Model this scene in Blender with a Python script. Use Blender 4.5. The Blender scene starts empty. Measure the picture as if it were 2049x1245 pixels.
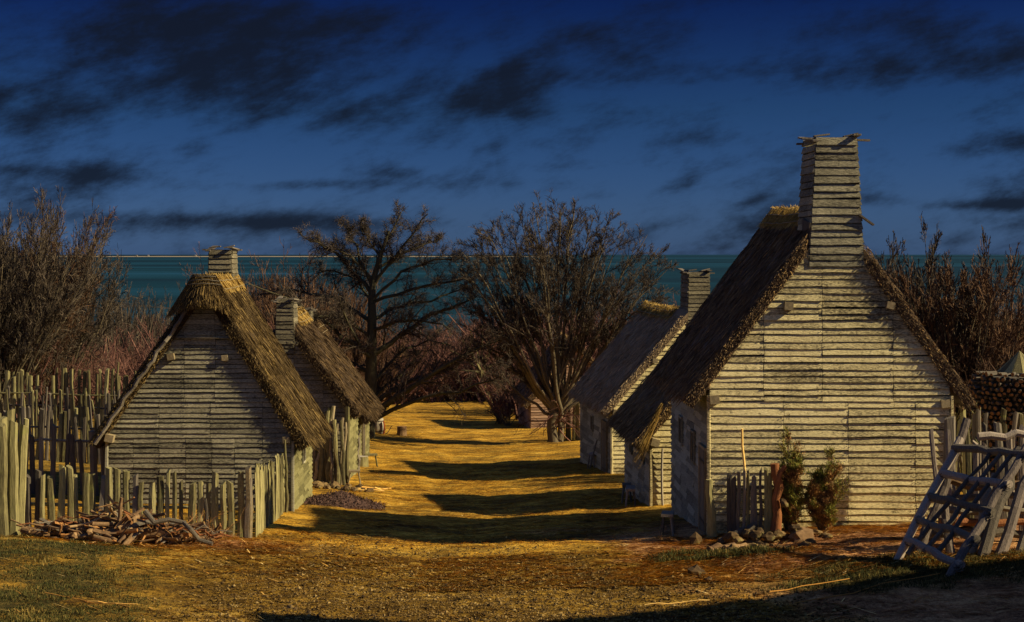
import bpy, math, random
import numpy as np
from mathutils import Vector, noise, Matrix
random.seed(7); rng = np.random.default_rng(7)
R = math.radians
SC = bpy.context.scene; COL = SC.collection
F = 2846.0; VX = 985.0; HY = 509.0
def P(px, py, Y): return ((px-VX)*Y/F, Y, (HY-py)*Y/F)
def PX(px, Y): return (px-VX)*Y/F
def PZ(py, Y): return (HY-py)*Y/F

# light and sky settings
SUNTH, SUNP, SKYS, EXPO = 12, 5.0, .070, .6
SKYC = [(.080,.165,.46),(.078,.155,.40),(.048,.11,.255),(.018,.043,.155),(.55,.60,.80)]
CLOUDC = (.060,.088,.165)
# px, py, half width, half height, strength, slope
CLOUDS = [(60,215,200,60,1.15,.05),(230,120,230,95,1.0,.05),(470,70,260,70,.95,.05),(520,190,200,60,.85,.1),(750,225,120,38,1.15,.2),(800,130,130,50,.6,.1),(1010,190,170,50,1.1,.35),(1090,110,120,50,.8,.3),(1370,130,190,50,1,.0),(1780,130,170,45,1.1,.15),(2020,110,110,60,1,0),(620,370,160,12,1.1,.02),
 (180,350,70,22,1,.1),(915,370,60,20,1.1,0),(1370,365,60,18,1.2,.3),(400,442,360,20,1.15,0),(1950,410,130,12,1.1,0),(1740,398,60,14,.9,0),(800,345,70,14,.9,0),(1960,290,80,30,1,.3),(980,305,40,18,.8,.3),(390,300,50,18,.7,0),(2040,285,50,20,1,0),(20,340,60,14,.8,0),(1500,405,40,10,.8,.3),(860,450,260,14,.5,0),(600,40,300,40,.6,0),(1250,60,160,50,.5,.1)]

# ------------------------------------------------------------------ materials
def nt(name):
    m = bpy.data.materials.new(name); m.use_nodes = True
    t = m.node_tree; b = t.nodes['Principled BSDF']
    return m, t, b
def N(t, typ, **kw):
    n = t.nodes.new(typ)
    for k, v in kw.items(): setattr(n, k, v)
    return n
def ramp(t, stops):
    r = N(t, 'ShaderNodeValToRGB'); e = r.color_ramp.elements
    while len(e) < len(stops): e.new(0.5)
    for i, (p, c) in enumerate(stops):
        e[i].position = p; e[i].color = (*c, 1)
    return r
def noisetex(t, co, scale, detail=5, rough=.6, mscale=None):
    n = N(t, 'ShaderNodeTexNoise'); n.inputs['Scale'].default_value = scale
    n.inputs['Detail'].default_value = detail; n.inputs['Roughness'].default_value = rough
    if mscale:
        mp = N(t, 'ShaderNodeMapping'); mp.inputs['Scale'].default_value = mscale
        t.links.new(co, mp.inputs['Vector']); co = mp.outputs['Vector']
    t.links.new(co, n.inputs['Vector']); return n
def math_(t, op, a, b=None, c=None):
    n = N(t, 'ShaderNodeMath', operation=op)
    for i, v in enumerate((a, b, c)):
        if v is None: continue
        if isinstance(v, (int, float)): n.inputs[i].default_value = v
        else: t.links.new(v, n.inputs[i])
    return n.outputs[0]
def fibre(name, stops, grain=(2,2,40), gscale=3.0, wt=.5, wn=.35, wl=.3, bump=.5, rough=.85, dist=.01, extra=None):
    """colour from a per-piece tint + stretched grain + broad weathering noise"""
    m, t, b = nt(name)
    tc = N(t, 'ShaderNodeTexCoord').outputs['Object']
    at = N(t, 'ShaderNodeAttribute', attribute_name='tint')
    g = noisetex(t, tc, gscale, 6, .65, grain)
    w = noisetex(t, tc, .9, 4, .6)
    v = math_(t, 'MULTIPLY', at.outputs['Fac'], wt)
    v = math_(t, 'MULTIPLY_ADD', g.outputs['Fac'], wn*2, v)
    v = math_(t, 'MULTIPLY_ADD', w.outputs['Fac'], wl*2, v)
    v = math_(t, 'SUBTRACT', v, (wt*.5+wn+wl) - .5)
    r = ramp(t, stops); t.links.new(v, r.inputs['Fac'])
    out = r.outputs['Color']
    if extra:                       # blotches of another colour: (colour, scale, threshold, amount)
        ec, es, eth, ea = extra
        n2 = noisetex(t, tc, es, 6, .7)
        mr = N(t, 'ShaderNodeMapRange'); mr.inputs['From Min'].default_value = eth; mr.inputs['From Max'].default_value = eth+.12
        mr.inputs['To Max'].default_value = ea
        t.links.new(n2.outputs['Fac'], mr.inputs['Value'])
        mx = N(t, 'ShaderNodeMix', data_type='RGBA'); mx.inputs['B'].default_value = (*ec, 1)
        t.links.new(mr.outputs[0], mx.inputs['Factor']); t.links.new(out, mx.inputs['A']); out = mx.outputs['Result']
    t.links.new(out, b.inputs['Base Color'])
    b.inputs['Roughness'].default_value = rough
    b.inputs['Specular IOR Level'].default_value = .25
    if bump:
        bp = N(t, 'ShaderNodeBump'); bp.inputs['Strength'].default_value = bump; bp.inputs['Distance'].default_value = dist
        t.links.new(g.outputs['Fac'], bp.inputs['Height']); t.links.new(bp.outputs[0], b.inputs['Normal'])
    return m
M = {}
M['board'] = fibre('weathered_board', [(0,(.05,.043,.027)),(.27,(.27,.235,.135)),(.5,(.56,.50,.28)),(.76,(.74,.66,.37)),(1,(.86,.79,.49))], (3,3,14), 4, .38, .95, .45, .9, dist=.014, extra=((.09,.075,.045), 9, .56, .85))
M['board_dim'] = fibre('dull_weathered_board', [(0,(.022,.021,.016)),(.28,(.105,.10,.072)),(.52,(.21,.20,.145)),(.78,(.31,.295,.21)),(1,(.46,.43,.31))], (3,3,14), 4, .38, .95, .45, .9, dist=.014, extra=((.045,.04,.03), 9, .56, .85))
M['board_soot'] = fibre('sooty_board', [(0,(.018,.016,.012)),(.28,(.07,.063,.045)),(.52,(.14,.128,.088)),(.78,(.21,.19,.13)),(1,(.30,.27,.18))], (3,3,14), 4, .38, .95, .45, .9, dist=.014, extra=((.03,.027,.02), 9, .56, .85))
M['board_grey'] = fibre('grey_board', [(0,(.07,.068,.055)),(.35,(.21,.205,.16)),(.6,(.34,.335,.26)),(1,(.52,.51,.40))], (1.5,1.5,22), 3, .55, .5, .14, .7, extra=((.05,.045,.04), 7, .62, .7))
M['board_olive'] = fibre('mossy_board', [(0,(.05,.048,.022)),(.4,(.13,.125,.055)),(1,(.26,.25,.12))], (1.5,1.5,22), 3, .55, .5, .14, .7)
M['board_red'] = fibre('brown_board', [(0,(.09,.05,.038)),(.4,(.28,.185,.135)),(1,(.48,.34,.25))], (1.5,1.5,22), 3, .5, .5, .14, .6)
M['beam'] = fibre('hewn_beam', [(0,(.07,.055,.035)),(.5,(.22,.18,.11)),(1,(.40,.34,.22))], (3,3,3), 4, .4, .5, .2, .5)
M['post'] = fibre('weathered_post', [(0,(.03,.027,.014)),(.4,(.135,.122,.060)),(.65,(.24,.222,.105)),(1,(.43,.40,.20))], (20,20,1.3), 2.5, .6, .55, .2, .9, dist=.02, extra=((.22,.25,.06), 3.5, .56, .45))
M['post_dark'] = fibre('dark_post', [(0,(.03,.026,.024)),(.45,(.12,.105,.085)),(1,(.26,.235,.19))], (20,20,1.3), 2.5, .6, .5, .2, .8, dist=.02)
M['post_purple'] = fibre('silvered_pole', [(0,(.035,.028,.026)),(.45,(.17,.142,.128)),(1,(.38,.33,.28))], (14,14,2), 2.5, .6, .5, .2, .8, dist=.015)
M['post_red'] = fibre('red_cedar_post', [(0,(.05,.016,.006)),(.5,(.22,.085,.032)),(1,(.40,.19,.075))], (14,14,1.5), 2.5, .4, .55, .3, .8, dist=.02)
M['thatch_tan'] = fibre('tan_brown_thatch', [(0,(.04,.026,.014)),(.45,(.17,.115,.06)),(.8,(.34,.235,.115)),(1,(.60,.41,.18))], (4,4,4), 6, .9, .35, .25, .6)
M['thatch_mid'] = fibre('weathered_straw_thatch', [(0,(.018,.011,.005)),(.4,(.064,.042,.017)),(.72,(.14,.095,.036)),(1,(.38,.265,.09))], (4,4,4), 6, .9, .35, .35, .6)
M['thatch_gold'] = fibre('straw_thatch', [(0,(.07,.042,.012)),(.4,(.23,.145,.04)),(.7,(.40,.27,.075)),(1,(.62,.45,.15))], (4,4,4), 6, .9, .35, .25, .6)
M['thatch_brown'] = fibre('brown_thatch', [(0,(.016,.010,.006)),(.4,(.055,.035,.018)),(.75,(.11,.072,.034)),(1,(.26,.17,.07))], (4,4,4), 6, .9, .35, .25, .6)
M['thatch_dark'] = fibre('old_dark_thatch', [(0,(.028,.019,.013)),(.45,(.115,.078,.047)),(.8,(.26,.175,.09)),(1,(.56,.36,.14))], (4,4,4), 6, .9, .35, .25, .6)
M['thatch_grey'] = fibre('grey_thatch', [(0,(.08,.058,.038)),(.45,(.30,.225,.14)),(.8,(.50,.38,.23)),(1,(.66,.50,.28))], (4,4,4), 6, .9, .35, .25, .6)
M['straw'] = fibre('loose_straw', [(0,(.30,.12,.025)),(.4,(.58,.31,.065)),(.8,(.88,.60,.19)),(1,(.92,.76,.38))], (4,4,4), 4, 1.0, .2, .1, 0)
M['bark'] = fibre('tree_bark', [(0,(.035,.028,.02)),(.5,(.12,.10,.065)),(1,(.27,.22,.14))], (9,9,2), 3, .3, .55, .4, .9, dist=.03)
M['bark_green'] = fibre('mossy_bark', [(0,(.018,.017,.011)),(.5,(.055,.052,.028)),(1,(.12,.11,.06))], (9,9,2), 3, .3, .55, .4, .9, dist=.03)
M['twig'] = fibre('grey_twig', [(0,(.018,.014,.012)),(.5,(.055,.044,.035)),(1,(.15,.12,.09))], (3,3,3), 1, .8, .2, .3, 0)
M['twig_red'] = fibre('red_brown_twig', [(0,(.034,.016,.014)),(.5,(.110,.050,.043)),(1,(.25,.13,.10))], (3,3,3), 1, .8, .2, .5, 0)
M['twig_rust'] = fibre('rusty_twig', [(0,(.026,.015,.010)),(.5,(.082,.044,.026)),(1,(.19,.11,.06))], (3,3,3), 1, .8, .2, .5, 0)
M['bud'] = fibre('bud_twig', [(0,(.05,.03,.022)),(.5,(.12,.08,.055)),(1,(.26,.18,.11))], (3,3,3), 1, .8, .2, .5, 0)
M['cedar'] = fibre('juniper_leaf', [(0,(.035,.045,.008)),(.45,(.15,.165,.025)),(.8,(.28,.26,.045)),(1,(.42,.34,.08))], (3,3,3), 3, .8, .3, .4, 0)
M['cedar_red'] = fibre('juniper_bronze', [(0,(.08,.038,.014)),(.5,(.28,.15,.05)),(1,(.46,.28,.11))], (3,3,3), 3, .8, .3, .4, 0)
M['grass'] = fibre('short_grass', [(0,(.010,.013,.004)),(.4,(.034,.042,.010)),(.7,(.08,.074,.018)),(1,(.24,.17,.045))], (3,3,3), 2, .9, .2, .4, 0)
M['stone'] = fibre('field_stone', [(0,(.03,.018,.009)),(.5,(.105,.066,.028)),(1,(.23,.16,.068))], (2,2,2), 5, .7, .5, .3, .6, dist=.02, extra=((.28,.30,.10), 4, .55, .5))
M['gravel'] = fibre('gravel_stone', [(0,(.022,.012,.004)),(.5,(.105,.064,.016)),(.85,(.22,.145,.045)),(1,(.32,.23,.09))], (2,2,2), 5, 1.0, .1, .1, 0)
M['split'] = fibre('split_wood', [(0,(.10,.04,.014)),(.5,(.27,.13,.045)),(1,(.52,.32,.13))], (3,3,3), 5, .9, .5, .2, .5)
M['split_grey'] = fibre('weathered_split_wood', [(0,(.05,.028,.016)),(.5,(.17,.105,.055)),(1,(.36,.25,.13))], (3,3,3), 5, .9, .5, .2, .5)
M['manure'] = fibre('dark_compost', [(0,(.02,.012,.01)),(.5,(.07,.04,.034)),(1,(.16,.09,.07))], (3,3,3), 6, .8, .5, .3, .9, dist=.04)
M['dark'] = fibre('painted_dark_inside', [(0,(.008,.007,.006)),(1,(.03,.027,.023))], (3,3,3), 5, .5, .3, .2, 0)  # near-black colour standing in for unlit insides
M['iron'] = fibre('dark_iron', [(0,(.02,.02,.02)),(1,(.07,.06,.055))], (3,3,3), 5, .5, .3, .2, .2, rough=.6)
M['redpaint'] = fibre('red_painted_wood', [(0,(.28,.03,.01)),(1,(.55,.10,.03))], (3,3,3), 5, .5, .3, .2, .2)
M['pole_wood'] = fibre('bleached_pole', [(0,(.22,.20,.17)),(1,(.50,.46,.38))], (9,9,2), 2, .5, .3, .2, .2)
M['sand'] = fibre('pale_sand', [(0,(.22,.18,.13)),(1,(.36,.30,.21))], (.01,.01,.01), 1, .3, .3, .2, 0)
M['hillgreen'] = fibre('far_scrub_land', [(0,(.02,.03,.05)),(1,(.05,.06,.08))], (.02,.02,.02), 1, .3, .3, .2, 0)
M['farwhite'] = fibre('far_house_paint', [(0,(.25,.25,.23)),(1,(.42,.42,.38))], (.1,.1,.1), 1, .3, .3, .2, 0)
M['farroof'] = fibre('far_house_roof', [(0,(.10,.09,.09)),(1,(.2,.18,.17))], (.1,.1,.1), 1, .3, .3, .2, 0)

# ------------------------------------------------------------------ mesh collector
class MB:
    def __init__(s): s.v = []; s.f = {3: [], 4: []}; s.t = []; s.n = 0; s.mi = {3: [], 4: []}
    def add(s, v, f, tint=None, mi=0):
        v = np.array(v, float).reshape(-1, 3); k = len(v)
        groups = {}
        if isinstance(f, np.ndarray): groups[f.shape[1]] = f
        else:
            for q in f: groups.setdefault(len(q), []).append(q)
        for a, q in groups.items():
            q = np.asarray(q, int) + s.n
            if a > 4:
                tri = []
                for p in q:
                    for i in range(1, a-1): tri.append((p[0], p[i], p[i+1]))
                q = np.array(tri); a = 3
            s.f[a].append(q); s.mi[a].append(np.full(len(q), mi))
        s.v.append(v)
        if tint is None: tint = random.random()
        s.t.append(np.broadcast_to(np.asarray(tint, float), (k,)))
        s.n += k; return s
    def box(s, c, size, rot=None, tint=None, mi=0):
        x, y, z = [d/2 for d in size]
        v = np.array([(-x,-y,-z),(x,-y,-z),(x,y,-z),(-x,y,-z),(-x,-y,z),(x,-y,z),(x,y,z),(-x,y,z)])
        if rot is not None: v = v @ np.array(rot.to_3x3() if hasattr(rot,'to_3x3') else rot).T
        return s.add(v + np.array(c), np.array([(0,3,2,1),(4,5,6,7),(0,1,5,4),(1,2,6,5),(2,3,7,6),(3,0,4,7)]), tint, mi)
    def build(s, name, mat, parent=None, smooth=False):
        me = bpy.data.meshes.new(name)
        v = np.concatenate(s.v); t = np.concatenate(s.t)
        me.vertices.add(len(v)); me.vertices.foreach_set('co', v.astype(np.float32).ravel())
        loops = []; st = []; tot = []; mi = []; off = 0
        for a in (3, 4):
            if not s.f[a]: continue
            q = np.concatenate(s.f[a]); n = len(q)
            loops.append(q.ravel()); st.append(off + np.arange(n)*a); tot.append(np.full(n, a)); off += n*a
            mi.append(np.concatenate(s.mi[a]))
        loops = np.concatenate(loops); st = np.concatenate(st); tot = np.concatenate(tot); mi = np.concatenate(mi)
        me.loops.add(len(loops)); me.loops.foreach_set('vertex_index', loops.astype(np.int32))
        me.polygons.add(len(st)); me.polygons.foreach_set('loop_start', st.astype(np.int32)); me.polygons.foreach_set('loop_total', tot.astype(np.int32))
        me.polygons.foreach_set('material_index', mi.astype(np.int32))
        me.polygons.foreach_set('use_smooth', np.full(len(st), bool(smooth)))
        at = me.attributes.new('tint', 'FLOAT', 'POINT'); at.data.foreach_set('value', t.astype(np.float32))
        me.update(calc_edges=True); me.validate()
        for m in (mat if isinstance(mat, (list, tuple)) else [mat]): me.materials.append(M[m] if isinstance(m, str) else m)
        o = bpy.data.objects.new(name, me); COL.objects.link(o)
        if parent: o.parent = parent
        return o
def tag(o, label=None, cat=None, group=None, kind=None):
    if label: o['label'] = label
    if cat: o['category'] = cat
    if group: o['group'] = group
    if kind: o['kind'] = kind
    return o
def empty(name, loc, rz=0, label=None, cat=None, group=None):
    o = bpy.data.objects.new(name, None); COL.objects.link(o); o.location = loc; o.rotation_euler = (0,0,rz); o.empty_display_size = .2
    return tag(o, label, cat, group)
def relocate(o, loc):
    """put a single-mesh thing's origin at loc (its vertices were written in world space)"""
    d = Vector(loc); o.data.transform(Matrix.Translation(-d)); o.location = d; return o

def tubes(mb, Pt, Rd, n, tint=None, cap=False):
    """Pt (B,k,3) polylines, Rd (B,k) radii"""
    B, k, _ = Pt.shape
    T = np.gradient(Pt, axis=1); T /= np.linalg.norm(T, axis=2, keepdims=True)+1e-9
    ref = np.where(np.abs(T[:, :1, 2:3]) > .9, np.array([1.,0,0]), np.array([0,0,1.]))
    A = np.cross(T, np.broadcast_to(ref, T.shape)); A /= np.linalg.norm(A, axis=2, keepdims=True)+1e-9
    C = np.cross(T, A)
    ph = np.arange(n)*2*math.pi/n
    V = Pt[:, :, None] + Rd[:, :, None, None]*(A[:, :, None]*np.cos(ph)[None, None, :, None] + C[:, :, None]*np.sin(ph)[None, None, :, None])
    V = V.reshape(-1, 3)
    b = np.arange(B)[:, None, None]*k*n; i = np.arange(k-1)[None, :, None]*n; j = np.arange(n)[None, None, :]; j2 = (j+1) % n
    q = np.stack([b+i+j, b+i+j2, b+i+n+j2, b+i+n+j], -1).reshape(-1, 4)
    if tint is None: tint = rng.random(B)
    tint = np.repeat(np.asarray(tint), k*n)
    mb.add(V, q, tint)
    if cap:
        for e in (0, k-1):
            for bi in range(B):
                c = V[bi*k*n+e*n: bi*k*n+e*n+n]; 
                mb.add(c, [tuple(range(n))] if e else [tuple(range(n-1,-1,-1))], tint[bi*k*n])
    return mb

# ------------------------------------------------------------------ terrain
GX = np.array([-60,-20,-11,-6,-1,5,8,11,20,60.])
GY = np.array([5,20,24,27,30,33,41,50,60,75,90,110,135,170,250,400,600.])
GT = np.array([
[-4.2,-4.6,-5.2,-5.4,-5.5,-5.4,-5.3,-5.2,-5.0,-4.6],
[-5.1,-5.4,-5.8,-6.0,-6.05,-6.0,-6.0,-5.9,-5.7,-5.3],
[-5.3,-5.6,-5.95,-6.15,-6.25,-6.25,-6.15,-6.0,-5.9,-5.6],
[-5.5,-5.7,-5.95,-6.3,-6.42,-6.22,-5.85,-5.75,-5.7,-5.5],
[-5.7,-5.8,-6.1,-6.45,-6.62,-6.45,-6.2,-6.0,-5.8,-5.6],
[-6.0,-6.2,-6.5,-6.62,-6.85,-6.5,-6.3,-6.2,-6,-5.8],
[-6.6,-6.9,-7.2,-7.42,-7.75,-7.38,-7.1,-6.9,-6.8,-6.5],
[-7,-7.2,-7.4,-8.2,-8.5,-8.05,-7.9,-7.7,-7.5,-7.4],
[-7.2,-7.4,-7.7,-8.95,-9.15,-8.75,-8.5,-8.3,-8,-8],
[-8.5,-8.6,-8.8,-9.85,-10.05,-9.8,-9.5,-9.3,-9,-9],
[-10,-10,-10.1,-10.7,-10.9,-10.75,-10.6,-10.5,-10.2,-10],
[-12,-12,-12,-12,-12.05,-12.0,-12,-12,-12,-12],
[-14,-14,-14,-13.6,-13.35,-13.6,-13.8,-14,-14,-14],
[-17,-17,-17,-16.5,-16,-16.5,-17,-17,-17,-17],
[-22]*10,[-26]*10,[-32]*10])
def bil(x, y, T=GT):
    x = np.clip(x, GX[0], GX[-1]-1e-6); y = np.clip(y, GY[0], GY[-1]-1e-6)
    i = np.clip(np.searchsorted(GX, x, 'right')-1, 0, len(GX)-2); j = np.clip(np.searchsorted(GY, y, 'right')-1, 0, len(GY)-2)
    u = (x-GX[i])/(GX[i+1]-GX[i]); v = (y-GY[j])/(GY[j+1]-GY[j])
    return T[j,i]*(1-u)*(1-v)+T[j,i+1]*u*(1-v)+T[j+1,i]*(1-u)*v+T[j+1,i+1]*u*v
def gz(x, y):
    x = np.asarray(x, float); y = np.asarray(y, float)
    z = 0
    for dx, dy in ((-.8,-.8),(.8,-.8),(-.8,.8),(.8,.8)): z = z + .25*bil(x+dx, y+dy)
    z = z + .035*np.sin(x*1.3+y*.7)*np.sin(y*.9-x*.4+1) + .02*np.sin(x*3.1-y*2.3)*np.sin(y*2.7+x*1.1)
    for (cx, cy, sx, sy, h) in BUMPS: z = z + h*np.exp(-((x-cx)/sx)**2-((y-cy)/sy)**2)
    return z
BUMPS = [(5.6, 29.6, 1.1, .8, .16), (-9.6, 30.2, 1.6, 1.0, .10), (6.3, 32.2, .9, .5, .10)]
def gp(px, Y, dz=0):
    x = PX(px, Y); return (x, Y, float(gz(x, Y))+dz)
def axis(segs):
    out = []
    for a, b, n in segs: out += list(np.linspace(a, b, n, endpoint=False))
    return np.array(out+[segs[-1][1]])
xs = axis([(-900,-60,14),(-60,-16,44),(-16,14,240),(14,60,46),(60,900,14)])
ys = axis([(4,20,20),(20,36,150),(36,50,100),(50,80,110),(80,150,90),(150,400,40),(400,600,6)])
XX, YY = np.meshgrid(xs, ys)
ZZ = gz(XX, YY)
near = np.clip((70-YY)/40, 0, 1)
fine = np.array([[noise.noise(Vector((x*2.6, y*2.6, 0)))*.5+noise.noise(Vector((x*7, y*7, 3)))*.3 for x in xs] for y in ys])
ZZ = ZZ + fine*.085*near
gz_smooth = gz
def gz(x, y):
    """height of the built ground sheet"""
    x = np.asarray(x, float); y = np.asarray(y, float)
    i = np.clip(np.searchsorted(xs, x, 'right')-1, 0, len(xs)-2); j = np.clip(np.searchsorted(ys, y, 'right')-1, 0, len(ys)-2)
    u = (x-xs[i])/(xs[i+1]-xs[i]); v = (y-ys[j])/(ys[j+1]-ys[j])
    return ZZ[j,i]*(1-u)*(1-v)+ZZ[j,i+1]*u*(1-v)+ZZ[j+1,i]*(1-u)*v+ZZ[j+1,i+1]*u*v
mb = MB()
nx, ny = len(xs), len(ys)
idx = np.arange(nx*ny).reshape(ny, nx)
q = np.stack([idx[:-1,:-1], idx[:-1,1:], idx[1:,1:], idx[1:,:-1]], -1).reshape(-1, 4)
mb.add(np.stack([XX, YY, ZZ], -1), q, 0.5)
# kind of ground at each point: r = grass, g = reddish wood-chip yard, b = worn gravel
def sst(a, b, x): x = np.clip((x-a)/(b-a), 0, 1); return x*x*(3-2*x)
wob = np.array([[noise.fractal(Vector((x*.45, y*.45, 9)), .8, 2.1, 4) for x in xs] for y in ys])
def gmask(X, Y, w):
    left = sst(-4.8,-7.6, X+w*2.6+(Y-27)*.20)*sst(33.5,31.5,Y)*np.clip(.8+w*1.4,.35,1)
    lg = sst(-12.0,-13.5, X+w)*.6
    bank = sst(.0,1, (X-4.2)/1.6+w*.9)*sst(28.8,27.6, Y+w*.7-(X-8)*.12)*sst(25.2,26.4,Y+w*.9+(X-8)*.1)
    tuft = np.exp(-((X-4.9)/1.5)**2-((Y-30.0)/.75)**2)*1.5*np.clip(.6+w*1.5,0,1)
    verge = sst(1.4,3.2,X+w*1.5)*sst(.55,.1,np.abs(Y-40.5)/8)*.0
    grass = np.clip(np.maximum.reduce([left, lg, bank, tuft]), 0, 1)
    chips = np.clip(sst(2.6,4.8, X+w*2.2-(31-Y)*.25)*sst(38,35,Y), 0, 1)
    chips = np.maximum(chips, np.exp(-((X+6.8)/1.9)**2-((Y-32.4)/.9)**2)*1.3).clip(0,1)
    gravel = sst(33.5,29.5,Y+w*1.5)*sst(-7.5,-5,X+w)*sst(6,3.5,X+w)
    return grass, chips, gravel
ga, ch, gr = gmask(XX, YY, wob)
ground = mb.build('ground', M['stone'], smooth=True)
ca = ground.data.attributes.new('kind_of_soil', 'FLOAT_COLOR', 'POINT')
ca.data.foreach_set('color', np.stack([ga, ch, gr, np.ones_like(ga)], -1).astype(np.float32).ravel())
m, t, b = nt('earth_and_straw')
tc = N(t, 'ShaderNodeTexCoord').outputs['Object']
at = N(t, 'ShaderNodeAttribute', attribute_name='kind_of_soil'); sp = N(t, 'ShaderNodeSeparateColor'); t.links.new(at.outputs['Color'], sp.inputs[0])
n1 = noisetex(t, tc, 9, 9, .72); n2 = noisetex(t, tc, .5, 5, .6); n3 = noisetex(t, tc, 3, 8, .7, (.35,1.4,1)); n4 = noisetex(t, tc, 26, 5, .7)
v = math_(t, 'MULTIPLY', n1.outputs['Fac'], .45); v = math_(t, 'MULTIPLY_ADD', n3.outputs['Fac'], .45, v); v = math_(t, 'MULTIPLY_ADD', n2.outputs['Fac'], .4, v); v = math_(t, 'MULTIPLY_ADD', n4.outputs['Fac'], .4, v)
v = math_(t, 'MULTIPLY_ADD', v, 3.2, -2.22)
rs = ramp(t, [(0,(.04,.020,.003)),(.28,(.16,.083,.009)),(.5,(.37,.20,.019)),(.75,(.62,.36,.04)),(1,(.85,.58,.11))]); t.links.new(v, rs.inputs['Fac'])
rc = ramp(t, [(0,(.04,.017,.007)),(.3,(.20,.092,.040)),(.6,(.43,.225,.10)),(1,(.75,.48,.22))]); t.links.new(v, rc.inputs['Fac'])
rv = ramp(t, [(0,(.014,.008,.002)),(.3,(.065,.036,.005)),(.55,(.165,.095,.012)),(.8,(.32,.195,.028)),(1,(.52,.36,.085))]); t.links.new(v, rv.inputs['Fac'])
rg = ramp(t, [(0,(.016,.013,.004)),(.35,(.048,.040,.010)),(.65,(.10,.078,.02)),(1,(.24,.165,.045))]); t.links.new(v, rg.inputs['Fac'])
def mixc(t, f, a, b2):
    mx = N(t, 'ShaderNodeMix', data_type='RGBA'); t.links.new(f, mx.inputs['Factor']); t.links.new(a, mx.inputs['A']); t.links.new(b2, mx.inputs['B']); return mx.outputs['Result']
n5 = noisetex(t, tc, 1.1, 9, .7, (.6,1.3,1)); pm = N(t,'ShaderNodeMapRange'); pm.inputs['From Min'].default_value = .47; pm.inputs['From Max'].default_value = .60; pm.inputs['To Max'].default_value = .75; t.links.new(n5.outputs['Fac'], pm.inputs['Value'])
rb = ramp(t, [(0,(.018,.012,.004)),(.4,(.085,.058,.013)),(.75,(.20,.135,.026)),(1,(.42,.29,.07))]); t.links.new(v, rb.inputs['Fac'])
c = mixc(t, pm.outputs[0], rs.outputs[0], rb.outputs[0]); c = mixc(t, sp.outputs[2], c, rv.outputs[0]); c = mixc(t, sp.outputs[1], c, rc.outputs[0]); c = mixc(t, sp.outputs[0], c, rg.outputs[0])
t.links.new(c, b.inputs['Base Color']); b.inputs['Roughness'].default_value = .95; b.inputs['Specular IOR Level'].default_value = .15
bp = N(t, 'ShaderNodeBump'); bp.inputs['Strength'].default_value = .9; bp.inputs['Distance'].default_value = .07
hh = math_(t, 'MULTIPLY_ADD', n4.outputs['Fac'], .5, n1.outputs['Fac']); t.links.new(hh, bp.inputs['Height']); t.links.new(bp.outputs[0], b.inputs['Normal'])
ground.data.materials.clear(); ground.data.materials.append(m)
tag(ground, 'straw-strewn ochre earth of the village street and yards', 'ground', kind='structure')

# ------------------------------------------------------------------ sea and far spit
SEA = -25.0
mb = MB(); mb.add([(-60000,330,SEA),(60000,330,SEA),(60000,90000,SEA),(-60000,90000,SEA)], [(0,1,2,3)], .5)
sea = mb.build('sea', M['stone'])
m, t, b = nt('sea_water')
geo = N(t, 'ShaderNodeNewGeometry').outputs['Position']
sy = N(t,'ShaderNodeSeparateXYZ'); t.links.new(geo, sy.inputs[0]); lg = math_(t,'LOGARITHM',sy.outputs[1],2.718); sx_ = math_(t,'DIVIDE',sy.outputs[0],sy.outputs[1]); cb = N(t,'ShaderNodeCombineXYZ'); t.links.new(sx_, cb.inputs[0]); t.links.new(lg, cb.inputs[1]); w1 = noisetex(t, cb.outputs[0], 1, 2, .5, (1.2,4.2,1)); w2 = noisetex(t, geo, 1, 5, .6, (.06,.3,1)); w3 = noisetex(t, cb.outputs[0], 1, 5, .6, (4,13,1))
vv = math_(t, 'MULTIPLY_ADD', w3.outputs['Fac'], .14, w1.outputs['Fac']); vv = math_(t, 'MULTIPLY_ADD', vv, 2.4, -.95)
r = ramp(t, [(0,(.002,.014,.020)),(.45,(.003,.028,.042)),(.75,(.006,.044,.078)),(1,(.02,.10,.25))]); t.links.new(vv, r.inputs['Fac'])
t.links.new(r.outputs[0], b.inputs['Base Color']); b.inputs['Roughness'].default_value = .55; b.inputs['Specular IOR Level'].default_value = .12
bp = N(t, 'ShaderNodeBump'); bp.inputs['Strength'].default_value = .6; bp.inputs['Distance'].default_value = 1.0
t.links.new(w2.outputs['Fac'], bp.inputs['Height']); t.links.new(bp.outputs[0], b.inputs['Normal'])
sea.data.materials.clear(); sea.data.materials.append(m)
tag(sea, 'dark teal bay water with pale blue streaks of current', 'sea', kind='structure')
YS = 14000
mb = MB(); a = np.linspace(PX(60,YS), PX(1130,YS), 80)
prof = []
for i, x in enumerate(a):
    e = min(1, (len(a)-1-i)/10)
    prof.append(SEA-1+ e*(7+3*noise.noise(Vector((x*.002,0,0)))))
V = []; 
for x, z in zip(a, prof): V += [(x,YS-150,SEA-2),(x,YS,z),(x,YS+400,z),(x,YS+600,SEA-2)]
mb.add(V, [(4*i+j, 4*i+4+j, 4*i+5+j, 4*i+1+j) for i in range(len(a)-1) for j in range(3)], .5)
tag(mb.build('beach', 'sand'), 'thin pale sandbar along the horizon across the bay', 'beach', kind='structure')
mb = MB(); V = []
for x, z in zip(a, prof): 
    h = max(0, 5+7*noise.noise(Vector((x*.004,5,0))))*min(1,(PX(1110,YS)-x)/800 if x < PX(1110,YS) else 0)
    V += [(x,YS+60,SEA),(x,YS+60,z+h),(x,YS+300,z+h),(x,YS+300,SEA)]
mb.add(V, [(4*i+j, 4*i+4+j, 4*i+5+j, 4*i+1+j) for i in range(len(a)-1) for j in range(3)], .5)
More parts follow.
